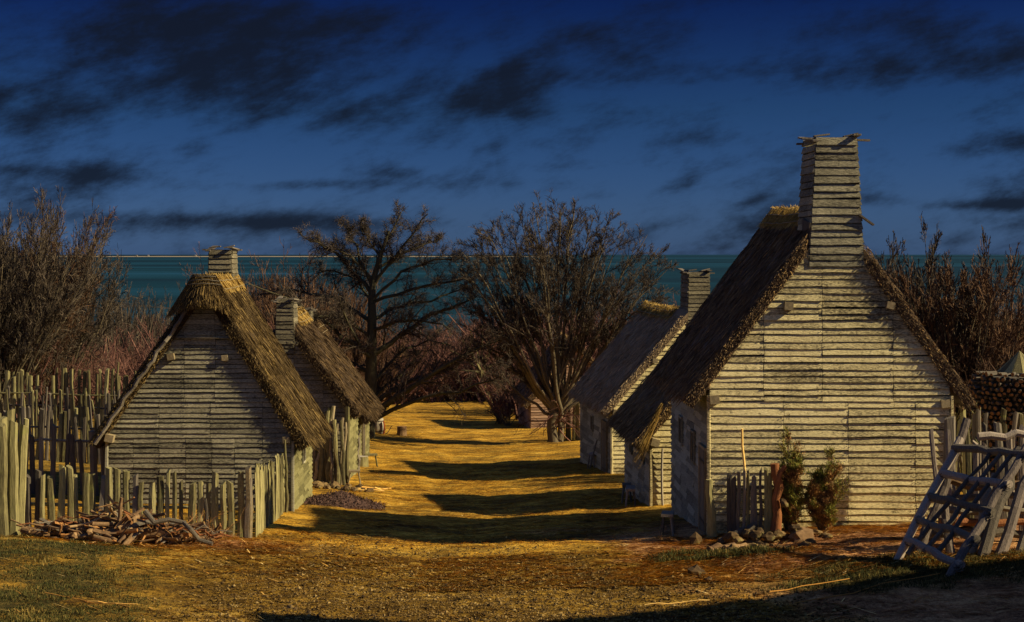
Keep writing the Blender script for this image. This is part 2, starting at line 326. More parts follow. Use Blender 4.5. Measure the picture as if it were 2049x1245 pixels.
tag(mb.build('hills', 'hillgreen'), 'low dark line of land behind the far sandbar', 'hills', kind='structure')
def far_house(loc, w, h):
    o = empty('cottage', loc, 0, 'tiny pale cottage on the far sandbar', 'house', 'tiny cottages along the far sandbar')
    mb = MB(); mb.box((0,0,h*.35), (w,12,h*.7)); mb.build('wall', 'farwhite', o)
    mb = MB(); z = h*.7; mb.add([(-w*.55,-7,z),(w*.55,-7,z),(w*.55,7,z),(-w*.55,7,z),(-w*.5,0,h*1.2),(w*.5,0,h*1.2)], [(0,1,5,4),(2,3,4,5),(3,0,4),(1,2,5),(0,3,2,1)]); mb.build('roof', 'farroof', o)
for px in (143,160,193,202,236,240,276,278,300,394,655,912):
    x = PX(px+random.uniform(-2,2), YS); far_house((x, YS-60, SEA+5), random.uniform(10,22), random.uniform(7,15))

# ------------------------------------------------------------------ clapboards
def clap(mb, O, U, Nn, z0, z1, xl, xr, expo=.16, joints=None, th=.022, ref=0, wavy=.011, seg=.35, gap=.016, light_falloff=None):
    """rows of split clapboards on the plane through O, u along U, outward Nn. xl(z), xr(z) give the extent; joints(z)->list of u"""
    O = np.array(O, float); U = np.array(U, float); Nn = np.array(Nn, float)
    z = z0; row = 0
    while z < z1:
        e = expo*random.uniform(.85, 1.18); zt = z+e-gap*random.uniform(.3,1.3)
        zm = min(z+e*.5, z1)
        a, c = xl(zm), xr(zm)
        if c-a < .05: z += e; row += 1; continue
        js = [a] + [j+random.uniform(-.012,.012) for j in (joints(zm) if joints else []) if a+.12 < j < c-.12] + [c]
        for p, qn in zip(js[:-1], js[1:]):
            p2, q2 = p+.004+random.uniform(0,.006), qn-.004
            n = max(2, int((q2-p2)/seg)+1)
            us = np.linspace(p2, q2, n)
            tin = random.random(); tin = tin if light_falloff is None else max(0, tin-light_falloff(zm)); dz = random.uniform(-.008,.008); ph = random.uniform(0,99); tt = th*random.uniform(.75,1.5); tilt = random.uniform(-.012,.012)
            V = []
            for k, u in enumerate(us):
                w = noise.noise(Vector((u*1.7+ph, ph, 0)))*wavy*1.8 + dz + tilt*(u-p2)/(q2-p2+.01); w2 = noise.noise(Vector((u*1.9+ph, ph, 50)))*wavy*1.2
                o = noise.noise(Vector((u*1.3, ph, 7)))*.012
                B = O + U*u
                V += [B+Nn*(tt+o)+np.array((0,0,z+w)), B+Nn*(tt+o+.002)+np.array((0,0,z+w+.012)), B+Nn*.002+np.array((0,0,zt+w2)), B+Nn*(-.006)+np.array((0,0,z+w))]
            f = []
            for k in range(n-1):
                for j in range(4):
                    j2 = (j+1) % 4; f.append((4*k+j, 4*k+4+j, 4*k+4+j2, 4*k+j2))
            f += [(0,1,2,3), (4*n-1,4*n-2,4*n-3,4*n-4)]
            mb.add(V, f, tin)
        z += e; row += 1
    return mb

# ------------------------------------------------------------------ straw
def blades(mb, Pp, D, L, W, tint, side=None, bend=None):
    """flat tapered blades from points Pp along D"""
    Pp = np.asarray(Pp); D = np.asarray(D); n = len(Pp)
    D = D/ (np.linalg.norm(D, axis=1, keepdims=True)+1e-9)
    if side is None:
        side = np.cross(D, rng.normal(size=(n,3))); 
    side = side/(np.linalg.norm(side, axis=1, keepdims=True)+1e-9)
    L = np.asarray(L).reshape(-1,1)*np.ones((n,1)); W = np.asarray(W).reshape(-1,1)*np.ones((n,1))
    e = Pp+D*L
    if bend is not None: e = e + bend
    V = np.stack([Pp-side*W/2, Pp+side*W/2, e+side*W*.25, e-side*W*.25], 1).reshape(-1,3)
    q = (np.arange(n)[:,None]*4 + np.arange(4)[None]).astype(int)
    mb.add(V, q, np.repeat(np.asarray(tint)*np.ones(n), 4)); return mb

def thatch(parent, W, L, eh, rx, rh, th, ov, ovb, eo, mat, dens=170, cut=None, capmat=None, bind=True, sag=.06, capw=.55, blade=(.16,.34), bw=.016):
    """steep thatched roof over the gable (0..W, 0..L): swept slab + straw"""
    dens = dens*1.6; bw = bw*.72
    sl = (rh-eh)/rx; sr = (rh-eh)/(W-rx)
    ns = 16
    def prof(y, amp=1.0, ths=1.0):
        pts = []
        inn = []; out = []
        nl = np.array([-sl,1])/math.hypot(sl,1); nr = np.array([sr,1])/math.hypot(sr,1)
        dip = -sag*math.sin(max(0,min(1,y/L))*math.pi)
        top = rh + th*ths*.98/ (1/math.hypot(sl,1)) *1.0
        for i in range(ns+1):
            s = i/ns; x = -eo + s*(rx+eo); z = eh + x*sl + dip*s
            d = th*ths*(1+.10*noise.noise(Vector((y*.9, s*5, 1)))*amp) + .03*noise.noise(Vector((y*3.5, s*14, 5)))*amp
            if i == 0: d *= .62
            k = min(1, (1-s)*6)
            inn.append((x,z)); out.append((x+nl[0]*d*k, z+nl[1]*d*k + (1-k)*th*ths*math.hypot(sl,1)*.9))
        for i in range(1, ns+1):
            s = 1-i/ns; x = rx+(1-s)*(W+eo-rx); z = rh-(x-rx)*sr + dip*s
            d = th*ths*(1+.10*noise.noise(Vector((y*.9, s*5, 31)))*amp) + .03*noise.noise(Vector((y*3.5, s*14, 35)))*amp
            if i == ns: d *= .62
            k = min(1, (1-s)*6)
            inn.append((x,z)); out.append((x+nr[0]*d*k, z+nr[1]*d*k + (1-k)*th*ths*math.hypot(sr,1)*.9))
        return inn, out
    mb = MB()
    def sweep(y0, y1, i0, i1, ends=(1,1)):
        stn = list(np.linspace(y0, y1, max(3, int((y1-y0)/.22)+1))); 
        data = []
        for k, y in enumerate(stn):
            edge = 0
            if ends[0] and k == 0: edge = 1
            if ends[1] and k == len(stn)-1: edge = 1
            i_, o_ = prof(y, 1, .72 if edge else 1)
            data.append((y, i_[i0:i1+1], o_[i0:i1+1]))
        n = i1-i0+1; V = []
        for y, a, c in data:
            V += [(x, y+noise.noise(Vector((x*3,z*3,y)))*.03, z) for x, z in a] + [(x, y+noise.noise(Vector((x*3,z*3,y+9)))*.03, z) for x, z in c]
        f = []
        for k in range(len(data)-1):
            b0, b1 = k*2*n, (k+1)*2*n
            for i in range(n-1):
                f.append((b0+n+i, b0+n+i+1, b1+n+i+1, b1+n+i)); f.append((b0+i+1, b0+i, b1+i, b1+i+1))
            f.append((b0, b0+n, b1+n, b1)); f.append((b0+n-1+n, b0+n-1, b1+n-1, b1+n-1+n))
        for b0, flip in ((0,0), ((len(data)-1)*2*n,1)):
            for i in range(n-1):
                g = (b0+i, b0+i+1, b0+n+i+1, b0+n+i); f.append(g[::-1] if flip else g)
        mb.add(V, f, .25)
    tot = 2*ns
    if cut:
        cl, cr = cut[:2]; il = int((cl+eo)/(rx+eo)*ns); ir = ns + int(math.ceil((cr-rx)/(W+eo-rx)*ns))
        sweep(0.03, L+ovb, 0, tot); sweep(-ov, .03, 0, il); sweep(-ov, .03, ir, tot)
    else:
        sweep(-ov, L+ovb, 0, tot)
    # straw over the slopes
    for side in (0, 1):
        Ls = math.hypot(rx+eo, (rx+eo)*sl) if side == 0 else math.hypot(W+eo-rx, (W+eo-rx)*sr)
        n = int(dens*Ls*(L+ov+ovb)*(1 if side == VIS[0] else .35))
        s = rng.random(n)**.9; y = rng.uniform(-ov, L+ovb, n)
        if side == 0:
            d = np.array([-1,0,-sl])/math.hypot(1,sl); nn = np.array([-sl,0,1])/math.hypot(1,sl); base = np.array([rx,0,rh])
        else:
            d = np.array([1,0,-sr])/math.hypot(1,sr); nn = np.array([sr,0,1])/math.hypot(1,sr); base = np.array([rx,0,rh])
        dip = -sag*np.sin(np.clip(y/L,0,1)*math.pi)*(1-s)
        Pp = base + d*(s*Ls)[:,None] + nn*(th*rng.uniform(.93,1.07,n))[:,None]
        Pp[:,1] = y; Pp[:,2] += dip
        if cut:
            keep = ~((y < .0) & (Pp[:,0] > cut[0]-.05) & (Pp[:,0] < cut[1]+.05)); Pp = Pp[keep]; y = y[keep]; s = s[keep]; n = len(Pp)
        D = d + nn*rng.uniform(-.02,.11,n)[:,None] + np.array([0,1,0])*rng.normal(0,.11,n)[:,None]
        layer = (np.sin(s*Ls*2*math.pi/.55)*.5+.5)
        blades(mb, Pp, D, rng.uniform(blade[0], blade[1], n), rng.uniform(.6,1.6,n)*bw, np.clip(.5+.5*rng.normal(0,.42,n)+.06*layer, 0, 1))
        # rake ends (both), eave fringe
        for ye, sg in ((-ov,-1),(L+ovb,1)):
            n = int(dens*2.1*Ls*(1 if sg < 0 else .3))
            s = rng.random(n); hgt = rng.uniform(0,1,n)
            Pp = base + d*(s*Ls)[:,None] + nn*(th*hgt)[:,None]; Pp[:,1] = ye - sg*.03
            if cut and sg < 0:
                keep = ~((Pp[:,0] > cut[0]-.03) & (Pp[:,0] < cut[1]+.03)); Pp = Pp[keep]; n = len(Pp)
            D = d*rng.uniform(.2,1.3,n)[:,None] + np.array([0,sg,0])*rng.uniform(.3,1.1,n)[:,None] + nn*rng.normal(-.05,.25,n)[:,None]
            blades(mb, Pp, D, rng.uniform(.05,.14,n), rng.uniform(.6,1.5,n)*bw, np.clip(rng.normal(.55,.25,n),0,1))
        n = int(dens*1.9*(L+ov+ovb)*(1 if side == VIS[0] else .5))
        y = rng.uniform(-ov, L+ovb, n); hgt = rng.uniform(0,1,n)
        Pp = base + d*Ls*.985 + nn*(th*hgt)[:,None]; Pp[:,1] = y
        D = d + nn*rng.normal(-.25,.22,n)[:,None] + np.array([0,1,0])*rng.normal(0,.2,n)[:,None]
        blades(mb, Pp, D, rng.uniform(.06,.16,n)*(1+.5*np.sin(y*5)*.5), rng.uniform(.6,1.5,n)*bw, np.clip(rng.normal(.45,.25,n),0,1))
    roof = mb.build('roof', mat, parent)
    # ridge cap of fresher straw laid over the ridge, with binding rods
    mc = MB(); y0 = (.1 if cut else -ov-.02); 
    if cut: y0 = max(cut[2], .1)
    for side, (sg, sx) in enumerate(((-1, sl), (1, sr))):
        d = np.array([sg,0,-sx])/math.hypot(1,sx); nn = np.array([-d[2]*-sg if 0 else sg*sx,0,1])/math.hypot(1,sx)
        n = int(dens*2.2*capw*(L+ovb-y0))
        y = rng.uniform(y0, L+ovb+.03, n); s = rng.random(n)*capw*.8
        Pp = np.array([rx,0,rh+th*math.hypot(1,sx)*.93]) + d*s[:,None] + nn*rng.uniform(.02,.07,n)[:,None]; Pp[:,1] = y; Pp[:,2] -= sag*np.sin(np.clip(y/L,0,1)*math.pi)
        D = d + nn*rng.uniform(-.03,.10,n)[:,None] + np.array([0,1,0])*rng.normal(0,.10,n)[:,None]
        blades(mc, Pp, D, rng.uniform(.15,.3,n), rng.uniform(.8,1.7,n)*bw, np.clip(rng.normal(.62,.22,n),0,1))
    n = int(500*(L+ovb-y0)/6)
    y = rng.uniform(y0, L+ovb, n); Pp = np.stack([np.full(n,rx)+rng.normal(0,.05,n), y, np.full(n, rh+th*math.hypot(1,sl)*.93+.03)-sag*np.sin(np.clip(y/L,0,1)*math.pi)],1)
    blades(mc, Pp, np.stack([rng.normal(0,1,n), rng.normal(0,.3,n), rng.uniform(.05,.6,n)],1), rng.uniform(.05,.14,n), bw*1.2, rng.uniform(.4,1,n))
    cap = mc.build('ridge_cap', capmat or mat, roof)
    if bind:
        mr = MB()
        for sg, sx in ((-1,sl),(1,sr)):
            d = np.array([sg,0,-sx])/math.hypot(1,sx); nn = np.array([sg*sx,0,1])/math.hypot(1,sx)
            for dd in (.22, .5):
                k = 14; yy = np.linspace(y0+.05, L+ovb-.05, k)
                pts = np.array([rx,0,rh+th*math.hypot(1,sx)*.93]) + d*dd + nn*.075 + np.zeros((k,3)); pts[:,1] = yy
                pts[:,2] += rng.normal(0,.012,k) - sag*np.sin(np.clip(yy/L,0,1)*math.pi)
                tubes(mr, pts[None], np.full((1,k), .014), 5, [.3])
        mr.build('binding_rod', 'beam', roof)
    return roof
VIS = [0]   # which slope shows (0 = left, 1 = right)

def stick(mb, a, b2, r0, r1=None, n=6, k=4, wob=.02, tint=None):
    a = np.array(a, float); b2 = np.array(b2, float); r1 = r0*.75 if r1 is None else r1
    tt = np.linspace(0,1,k)[:,None]; pts = a+(b2-a)*tt; pts[1:-1] += rng.normal(0, wob, (k-2,3))
    rr = (r0+(r1-r0)*tt[:,0])*rng.uniform(.93,1.07,k)
    tubes(mb, pts[None], rr[None], n, [random.random() if tint is None else tint], cap=True); return mb
def hewn(mb, base, top, w, d, tint=None, jag=.05, rz=None, k=6, wv=.012):
    """a split stake: irregular four to six sided, wavering sides, broken slanted top"""
    base = np.array(base, float); top = np.array(top, float); n = random.choice((5,6,6,7)); ph0 = random.random()*6
    ph = np.sort(np.linspace(0, 2*math.pi, n, endpoint=False)+rng.uniform(-.25,.25,n)); rz = random.uniform(-.3,.3) if rz is None else rz
    V = []; off = np.zeros(2)
    sx, sy = random.uniform(-1,1)*jag, random.uniform(-1,1)*jag
    for i in range(k):
        f = i/(k-1); c = base+(top-base)*f; off += rng.normal(0, wv, 2)*(1 if i else 0)
        tw = 1-.15*f+random.uniform(-.06,.06)
        for a in ph:
            x, y = math.cos(a)*w/2*1.1*tw, math.sin(a)*d/2*1.1*tw
            X, Y = x*math.cos(rz)-y*math.sin(rz), x*math.sin(rz)+y*math.cos(rz)
            z = (sx*math.cos(a)+sy*math.sin(a)+random.uniform(-.3,.3)*jag) if i == k-1 else 0
            V.append((c[0]+X+off[0], c[1]+Y+off[1], c[2]+z))
    f = [(i*n+j, i*n+(j+1)%n, (i+1)*n+(j+1)%n, (i+1)*n+j) for i in range(k-1) for j in range(n)]
    f.append(tuple((k-1)*n+j for j in range(n))); f.append(tuple(n-1-j for j in range(n)))
    mb.add(V, f, tint); return mb

def jcols(blocks):
    """blocks: [(z_top, [u...])] -> joints(z)"""
    def f(z):
        for zt, us in blocks:
            if z < zt: return us
        return blocks[-1][1]
    return f
def chimney(parent, x0, x1, y0, y1, z0, z1, taper=.06, expo=.17, mat='board', flush=True, cap=True, joint=None):
    mb = MB(); H = z1-z0
    cx = (x0+x1)/2; tp = lambda z: taper*(z-z0)/H
    f = lambda z: x0+tp(z); g = lambda z: x1-tp(z)
    clap(mb, (0,y0,0), (1,0,0), (0,-1,0), z0, z1, lambda z: f(z), lambda z: g(z), expo)
    clap(mb, (0,y1,0), (1,0,0), (0,1,0), z0, z1, lambda z: f(z), lambda z: g(z), expo)
    # sides, leaning in with the taper
    for sx, sgn in ((x0, -1), (x1, 1)):
        m2 = MB(); clap(m2, (sx,0,0), (0,1,0), (sgn,0,0), z0, z1, lambda z: y0-.01, lambda z: y1+.01, expo)
        for v in m2.v: v[:,0] -= sgn*taper*(v[:,2]-z0)/H
        for v, t_, in zip(m2.v, m2.t): pass
        base = mb.n
        mb.v += m2.v; mb.t += m2.t
        for a in (3,4):
            mb.f[a] += [q+base for q in m2.f[a]]; mb.mi[a] += m2.mi[a]
        mb.n += m2.n
    # dark flue body
    o = mb.build('chimney', mat, parent)
    mi = MB(); e = .012
    mi.add([(x0+e,y0+e,z0),(x1-e,y0+e,z0),(x1-e,y1-e,z0),(x0+e,y1-e,z0),(f(z1)+e,y0+e,z1-.06),(g(z1)-e,y0+e,z1-.06),(g(z1)-e,y1-e,z1-.06),(f(z1)+e,y1-e,z1-.06)],
           [(0,1,5,4),(1,2,6,5),(2,3,7,6),(3,0,4,7),(4,5,6,7)], .5)
    mi.build('flue', 'dark', o)
    if cap:
        mc = MB(); w = x1-x0
        zc = z1+.02
        mc.box((cx, y0+.08, zc+.03), (w+.30, .12, .045), Matrix.Rotation(.03,3,'Y'))
        mc.box((cx+.05, y1-.10, zc+.03), (w+.12, .13, .045), Matrix.Rotation(-.02,3,'Y'))
        mc.box((x0+taper-.02, (y0+y1)/2, zc+.085), (.16, y1-y0+.3, .04), Matrix.Rotation(.12,3,'X'))
        mc.box((x1-taper-.02, (y0+y1)/2, zc+.085), (.18, y1-y0+.25, .04), Matrix.Rotation(-.05,3,'X'))
        mc.box((x1-taper-.10, y0+.2, zc+.14), (.34, .15, .035), Matrix.Rotation(-.22,3,'Y'))
        mc.box((x0+taper+.16, y0+.15, zc+.13), (.36, .16, .035), Matrix.Rotation(-.12,3,'Y'))
        mc.build('cap_board', 'post_dark', o)
    return o

def house(name, label, X0, Y0, zb, W, L, eh, rx, rh, th=.28, ov=.28, ovb=.3, eo=.35, rz=0, expo=.165, mat='board', sidemat=None, tmat='thatch_dark', capmat=None,
          chim=None, joints=None, drop=.9, dens=170, purl=(), cut=True, sag=.06, group=None, vis=0, backwall=True, bw=.016, blade=(.16,.34), joint2=None, sides=(0,1), light_falloff=None):
    h = empty(name, (X0,Y0,zb), rz, label, 'house', group)
    mb = MB()
    sl = (rh-eh)/rx; sr = (rh-eh)/(W-rx)
    xl = lambda z: 0 if z < eh else (z-eh)/sl-.04; xr = lambda z: W if z < eh else W-(z-eh)/sr+.04
    clap(mb, (0,0,0), (1,0,0), (0,-1,0), -.25, rh, xl, xr, expo, joints, light_falloff=light_falloff)
    bkw = MB(); clap(bkw, (0,L,0), (1,0,0), (0,1,0), -drop, rh, xl, xr, expo, jcols([(99,[W*.3,W*.66])]), seg=.8)
    if backwall: bkw.build('back_wall', mat, h)
    wl = mb.build('wall', mat, h)
    ms = MB()
    js = joint2 or [1.1,2.3,3.5,4.7,5.9]
    jf = lambda z: [j+.35*((int(z*6.1)*7919)%5)/5 for j in js if j < L-.3]
    if 0 in sides: clap(ms, (0,0,0), (0,1,0), (-1,0,0), -drop, eh+.1, lambda z: 0, lambda z: L, expo, jf, th=.034, wavy=.018)
    ms.build('street_wall' if vis == 0 else 'side_wall', sidemat or mat, h); ms = MB()
    if 1 in sides: clap(ms, (W,0,0), (0,1,0), (1,0,0), -drop, eh+.1, lambda z: 0, lambda z: L, expo, jf, th=.034, wavy=.018)
    ms.build('side_wall' if vis == 0 else 'street_wall', sidemat or mat, h)
    mi = MB(); e = .02   # inner shell against light leaks, near black so board gaps are painted in shade
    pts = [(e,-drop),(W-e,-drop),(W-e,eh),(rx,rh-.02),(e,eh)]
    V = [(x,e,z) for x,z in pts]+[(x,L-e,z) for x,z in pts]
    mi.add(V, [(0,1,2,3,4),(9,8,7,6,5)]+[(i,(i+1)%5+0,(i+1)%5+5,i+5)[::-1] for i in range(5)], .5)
    mi.build('dark_lining', 'dark', h)
    mp = None
    for (x, y, sx, sy) in ((.05,.05,.16,.16),(W-.05,.05,.16,.16),(.05,L-.05,.16,.16),(W-.05,L-.05,.16,.16)):
        pass
    c = None
    if chim:
        cx0, cx1, cy0, cy1, cz0, cz1 = chim[:6]
        chimney(h, cx0, cx1, cy0, cy1, cz0, cz1, expo=expo*1.02, mat=(chim[6] if len(chim) > 6 else mat), taper=max(.07,(cx1-cx0-.95)/2))
        if cy0 <= .05 and cut: c = (cx0, cx1, cy1)
    VIS[0] = vis
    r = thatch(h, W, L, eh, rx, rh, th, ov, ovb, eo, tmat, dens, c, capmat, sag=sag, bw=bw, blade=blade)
    for (x, z, s, ln) in purl:
        mb = MB(); mb.box((0,-ln/2+.05,0), (s,ln+.1,s*.9), Matrix.Rotation(random.uniform(-.3,.3),3,'Y')); o = mb.build('purlin_end', 'beam', h); o.location = (x,0,z)
    return h, r

# ------------------------------------------------------------------ houses
UH = lambda px, X0, Y: (px-VX)*Y/F - X0
j1 = [UH(p,5.04,33) for p in (1568,1697,1832)]; j2 = [UH(p,5.04,33) for p in (1528,1645,1787)]
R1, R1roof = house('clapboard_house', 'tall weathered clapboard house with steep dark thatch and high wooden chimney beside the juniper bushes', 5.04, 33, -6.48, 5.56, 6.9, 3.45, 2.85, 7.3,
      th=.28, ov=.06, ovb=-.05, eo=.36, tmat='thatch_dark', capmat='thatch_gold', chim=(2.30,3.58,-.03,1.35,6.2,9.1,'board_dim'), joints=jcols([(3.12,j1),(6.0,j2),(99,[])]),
      purl=((1.82,5.28,.20,.14),(4.18,5.30,.18,.12),(.10,3.12,.22,.16),(5.46,3.02,.20,.08)), sidemat='board_grey', dens=230, vis=0, sag=.10, bw=.017, light_falloff=lambda z: .9*max(0,min(1,(z-4.2)/2.6)))  # boards tinted darker toward the gable top: light falloff painted in
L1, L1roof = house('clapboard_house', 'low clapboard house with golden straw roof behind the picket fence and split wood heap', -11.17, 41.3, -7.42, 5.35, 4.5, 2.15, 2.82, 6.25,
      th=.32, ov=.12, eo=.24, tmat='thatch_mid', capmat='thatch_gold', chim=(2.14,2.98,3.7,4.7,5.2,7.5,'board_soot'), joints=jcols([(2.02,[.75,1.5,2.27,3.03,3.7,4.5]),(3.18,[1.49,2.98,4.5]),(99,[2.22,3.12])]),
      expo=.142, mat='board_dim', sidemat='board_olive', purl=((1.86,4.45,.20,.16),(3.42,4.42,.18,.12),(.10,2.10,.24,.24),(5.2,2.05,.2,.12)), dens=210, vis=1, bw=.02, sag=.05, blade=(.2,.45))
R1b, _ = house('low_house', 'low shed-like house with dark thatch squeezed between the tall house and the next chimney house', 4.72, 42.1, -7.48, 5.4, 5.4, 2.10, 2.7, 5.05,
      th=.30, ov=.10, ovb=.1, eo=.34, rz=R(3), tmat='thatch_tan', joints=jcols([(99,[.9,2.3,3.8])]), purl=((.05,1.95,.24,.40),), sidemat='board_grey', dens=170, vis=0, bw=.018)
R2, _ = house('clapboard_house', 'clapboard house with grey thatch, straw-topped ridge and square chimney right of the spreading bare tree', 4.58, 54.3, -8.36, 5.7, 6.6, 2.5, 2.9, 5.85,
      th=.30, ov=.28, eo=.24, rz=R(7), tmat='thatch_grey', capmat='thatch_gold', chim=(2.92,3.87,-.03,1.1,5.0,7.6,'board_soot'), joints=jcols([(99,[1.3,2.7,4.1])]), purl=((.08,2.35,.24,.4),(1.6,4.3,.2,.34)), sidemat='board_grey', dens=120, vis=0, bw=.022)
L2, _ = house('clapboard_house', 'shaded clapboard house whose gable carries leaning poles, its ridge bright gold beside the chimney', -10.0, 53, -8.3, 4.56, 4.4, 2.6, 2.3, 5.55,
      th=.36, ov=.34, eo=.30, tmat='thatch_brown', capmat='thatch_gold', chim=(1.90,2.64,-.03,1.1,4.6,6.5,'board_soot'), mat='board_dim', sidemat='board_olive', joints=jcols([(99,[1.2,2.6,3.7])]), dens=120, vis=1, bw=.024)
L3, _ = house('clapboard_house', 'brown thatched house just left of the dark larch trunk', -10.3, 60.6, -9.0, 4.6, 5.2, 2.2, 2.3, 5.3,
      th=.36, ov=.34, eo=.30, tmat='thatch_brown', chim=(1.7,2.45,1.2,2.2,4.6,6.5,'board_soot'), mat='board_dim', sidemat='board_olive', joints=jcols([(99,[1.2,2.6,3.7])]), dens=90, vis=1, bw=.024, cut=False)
R3, _ = house('clapboard_house', 'brown boarded house with low eaves behind the spreading bare tree', 2.35, 86.7, -10.75, 5.6, 7, 1.7, 2.8, 5.1,
      th=.3, ov=.25, eo=.25, rz=R(5), tmat='thatch_dark', mat='board_red', joints=jcols([(99,[1.3,2.7,4.1])]), dens=60, vis=0, bw=.03)
FH, _ = house('clapboard_house', 'far grey boarded house half hidden behind the larch branches', -11.4, 140, -13.6, 4.2, 5, 1.8, 2.1, 3.9,
      th=.3, ov=.15, eo=.2, tmat='thatch_brown', mat='board_dim', joints=jcols([(99,[1.3,2.7])]), dens=50, vis=1, bw=.03, sidemat='board_olive')

big, _ = house('shadow_caster_house', 'large unseen thatched house added outside the right edge to shade the foreground bank', 15.8, 25.3, -6.0, 11, 9, 4.4, 5.6, 10.6,
      th=.3, ov=.3, eo=.4, rz=R(-90), tmat='thatch_brown', mat='board', joints=jcols([(99,[1.3,2.7,4.1,5.5,7,8.5])]), dens=25, vis=0, bw=.04, cut=False, chim=(5.0,6.1,.4,1.6,9,13.2))  # unseen house and chimney, added only to throw shadow on the foreground

# doors and windows of the street walls (local house frames; the street wall is x=0 on the right-hand row, x=W on the left-hand row)
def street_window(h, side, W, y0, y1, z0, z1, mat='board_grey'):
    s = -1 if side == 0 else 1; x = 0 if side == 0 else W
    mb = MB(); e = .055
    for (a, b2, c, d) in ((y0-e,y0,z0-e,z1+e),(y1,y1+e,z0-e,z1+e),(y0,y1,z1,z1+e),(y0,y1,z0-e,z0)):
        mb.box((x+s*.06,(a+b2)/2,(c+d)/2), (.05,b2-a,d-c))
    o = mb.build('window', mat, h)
    m2 = MB(); m2.box((x+s*.055,(y0+y1)/2,(z0+z1)/2), (.03,y1-y0,z1-z0)); m2.build('dark_panel', 'dark', o)  # solid near-black panel, the unlit inside painted as colour
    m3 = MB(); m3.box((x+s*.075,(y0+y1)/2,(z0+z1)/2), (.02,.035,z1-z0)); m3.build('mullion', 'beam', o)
def street_door(h, side, W, y0, y1, z0, z1):
    s = -1 if side == 0 else 1; x = 0 if side == 0 else W
    mb = MB(); n = 4; w = (y1-y0)/n
    for i in range(n): mb.box((x+s*(.062+.004*(i%2)), y0+w*(i+.5), (z0+z1)/2), (.035, w-.012, z1-z0-random.uniform(0,.03)))
    o = mb.build('door', 'post_dark', h)
    m2 = MB()
    for z in (z0+.3, z1-.3): m2.box((x+s*.095, (y0+y1)/2, z), (.02, (y1-y0)*.8, .05))
    m2.build('hinge', 'iron', o)
    m3 = MB(); e = .07
    m3.box((x+s*.06,y0-e/2,(z0+z1)/2),(.09,e,z1-z0)); m3.box((x+s*.06,y1+e/2,(z0+z1)/2),(.09,e,z1-z0)); m3.box((x+s*.06,(y0+y1)/2,z1+e/2),(.09,y1-y0+2*e,e))
    m3.build('door_frame', 'beam', h)
street_door(R1, 0, 5.56, .14, 1.02, -.1, 1.9)
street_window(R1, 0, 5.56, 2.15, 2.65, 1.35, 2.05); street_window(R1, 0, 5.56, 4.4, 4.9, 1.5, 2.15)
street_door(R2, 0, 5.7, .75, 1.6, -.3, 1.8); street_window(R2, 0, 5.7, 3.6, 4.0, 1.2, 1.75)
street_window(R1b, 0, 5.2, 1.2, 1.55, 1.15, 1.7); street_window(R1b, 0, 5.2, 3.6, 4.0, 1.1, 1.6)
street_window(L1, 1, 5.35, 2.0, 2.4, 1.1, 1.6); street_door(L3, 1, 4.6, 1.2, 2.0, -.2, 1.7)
mb = MB(); mb.box((0,0,0),(.16,.05,.15)); mb.box((0,0,.2),(.12,.05,.9))
def corner_boards(h, W, H, z0=-.3, mat='board', side=(0,1)):
    for k, x in enumerate((-.03, W+.03)):
        if k not in side: continue
        mb = MB(); hewn(mb, (x,-.03,z0), (x,-.03,H), .10, .09, rz=0, wv=.003, jag=.0); mb.build('corner_post', mat, h)
def nails(h, W, eh, rx, rh, js, jl, expo, mat='iron'):
    mb = MB(); sl = (rh-eh)/rx; sr = (rh-eh)/(W-rx); z = .05
    while z < rh-.3:
        a = .05 if z < eh else (z-eh)/sl; c = W-.05 if z < eh else W-(z-eh)/sr
        for u in [a+.06]+[q_+d_ for q_ in (jl if z < eh-.3 else js) for d_ in (-.05,.05)]+[c-.06]:
            if a < u < c and random.random() < .8:
                s_ = random.uniform(.010,.017); mb.box((u+random.uniform(-.015,.015), -.030, z+random.uniform(-.02,.02)), (s_,.014,s_))
        z += expo
    mb.build('nail', mat, h)
nails(R1, 5.56, 3.45, 2.85, 7.3, j2, j1, .165); nails(L1, 5.35, 2.15, 2.82, 6.25, [1.49,2.22,2.98,4.5], [.75,1.5,2.27,3.03,3.7,4.5], .142)
corner_boards(R1, 5.56, 3.2); corner_boards(L1, 5.35, 2.0, mat='board_grey'); corner_boards(R2, 5.7, 2.4); corner_boards(R1b, 5.2, 1.95)
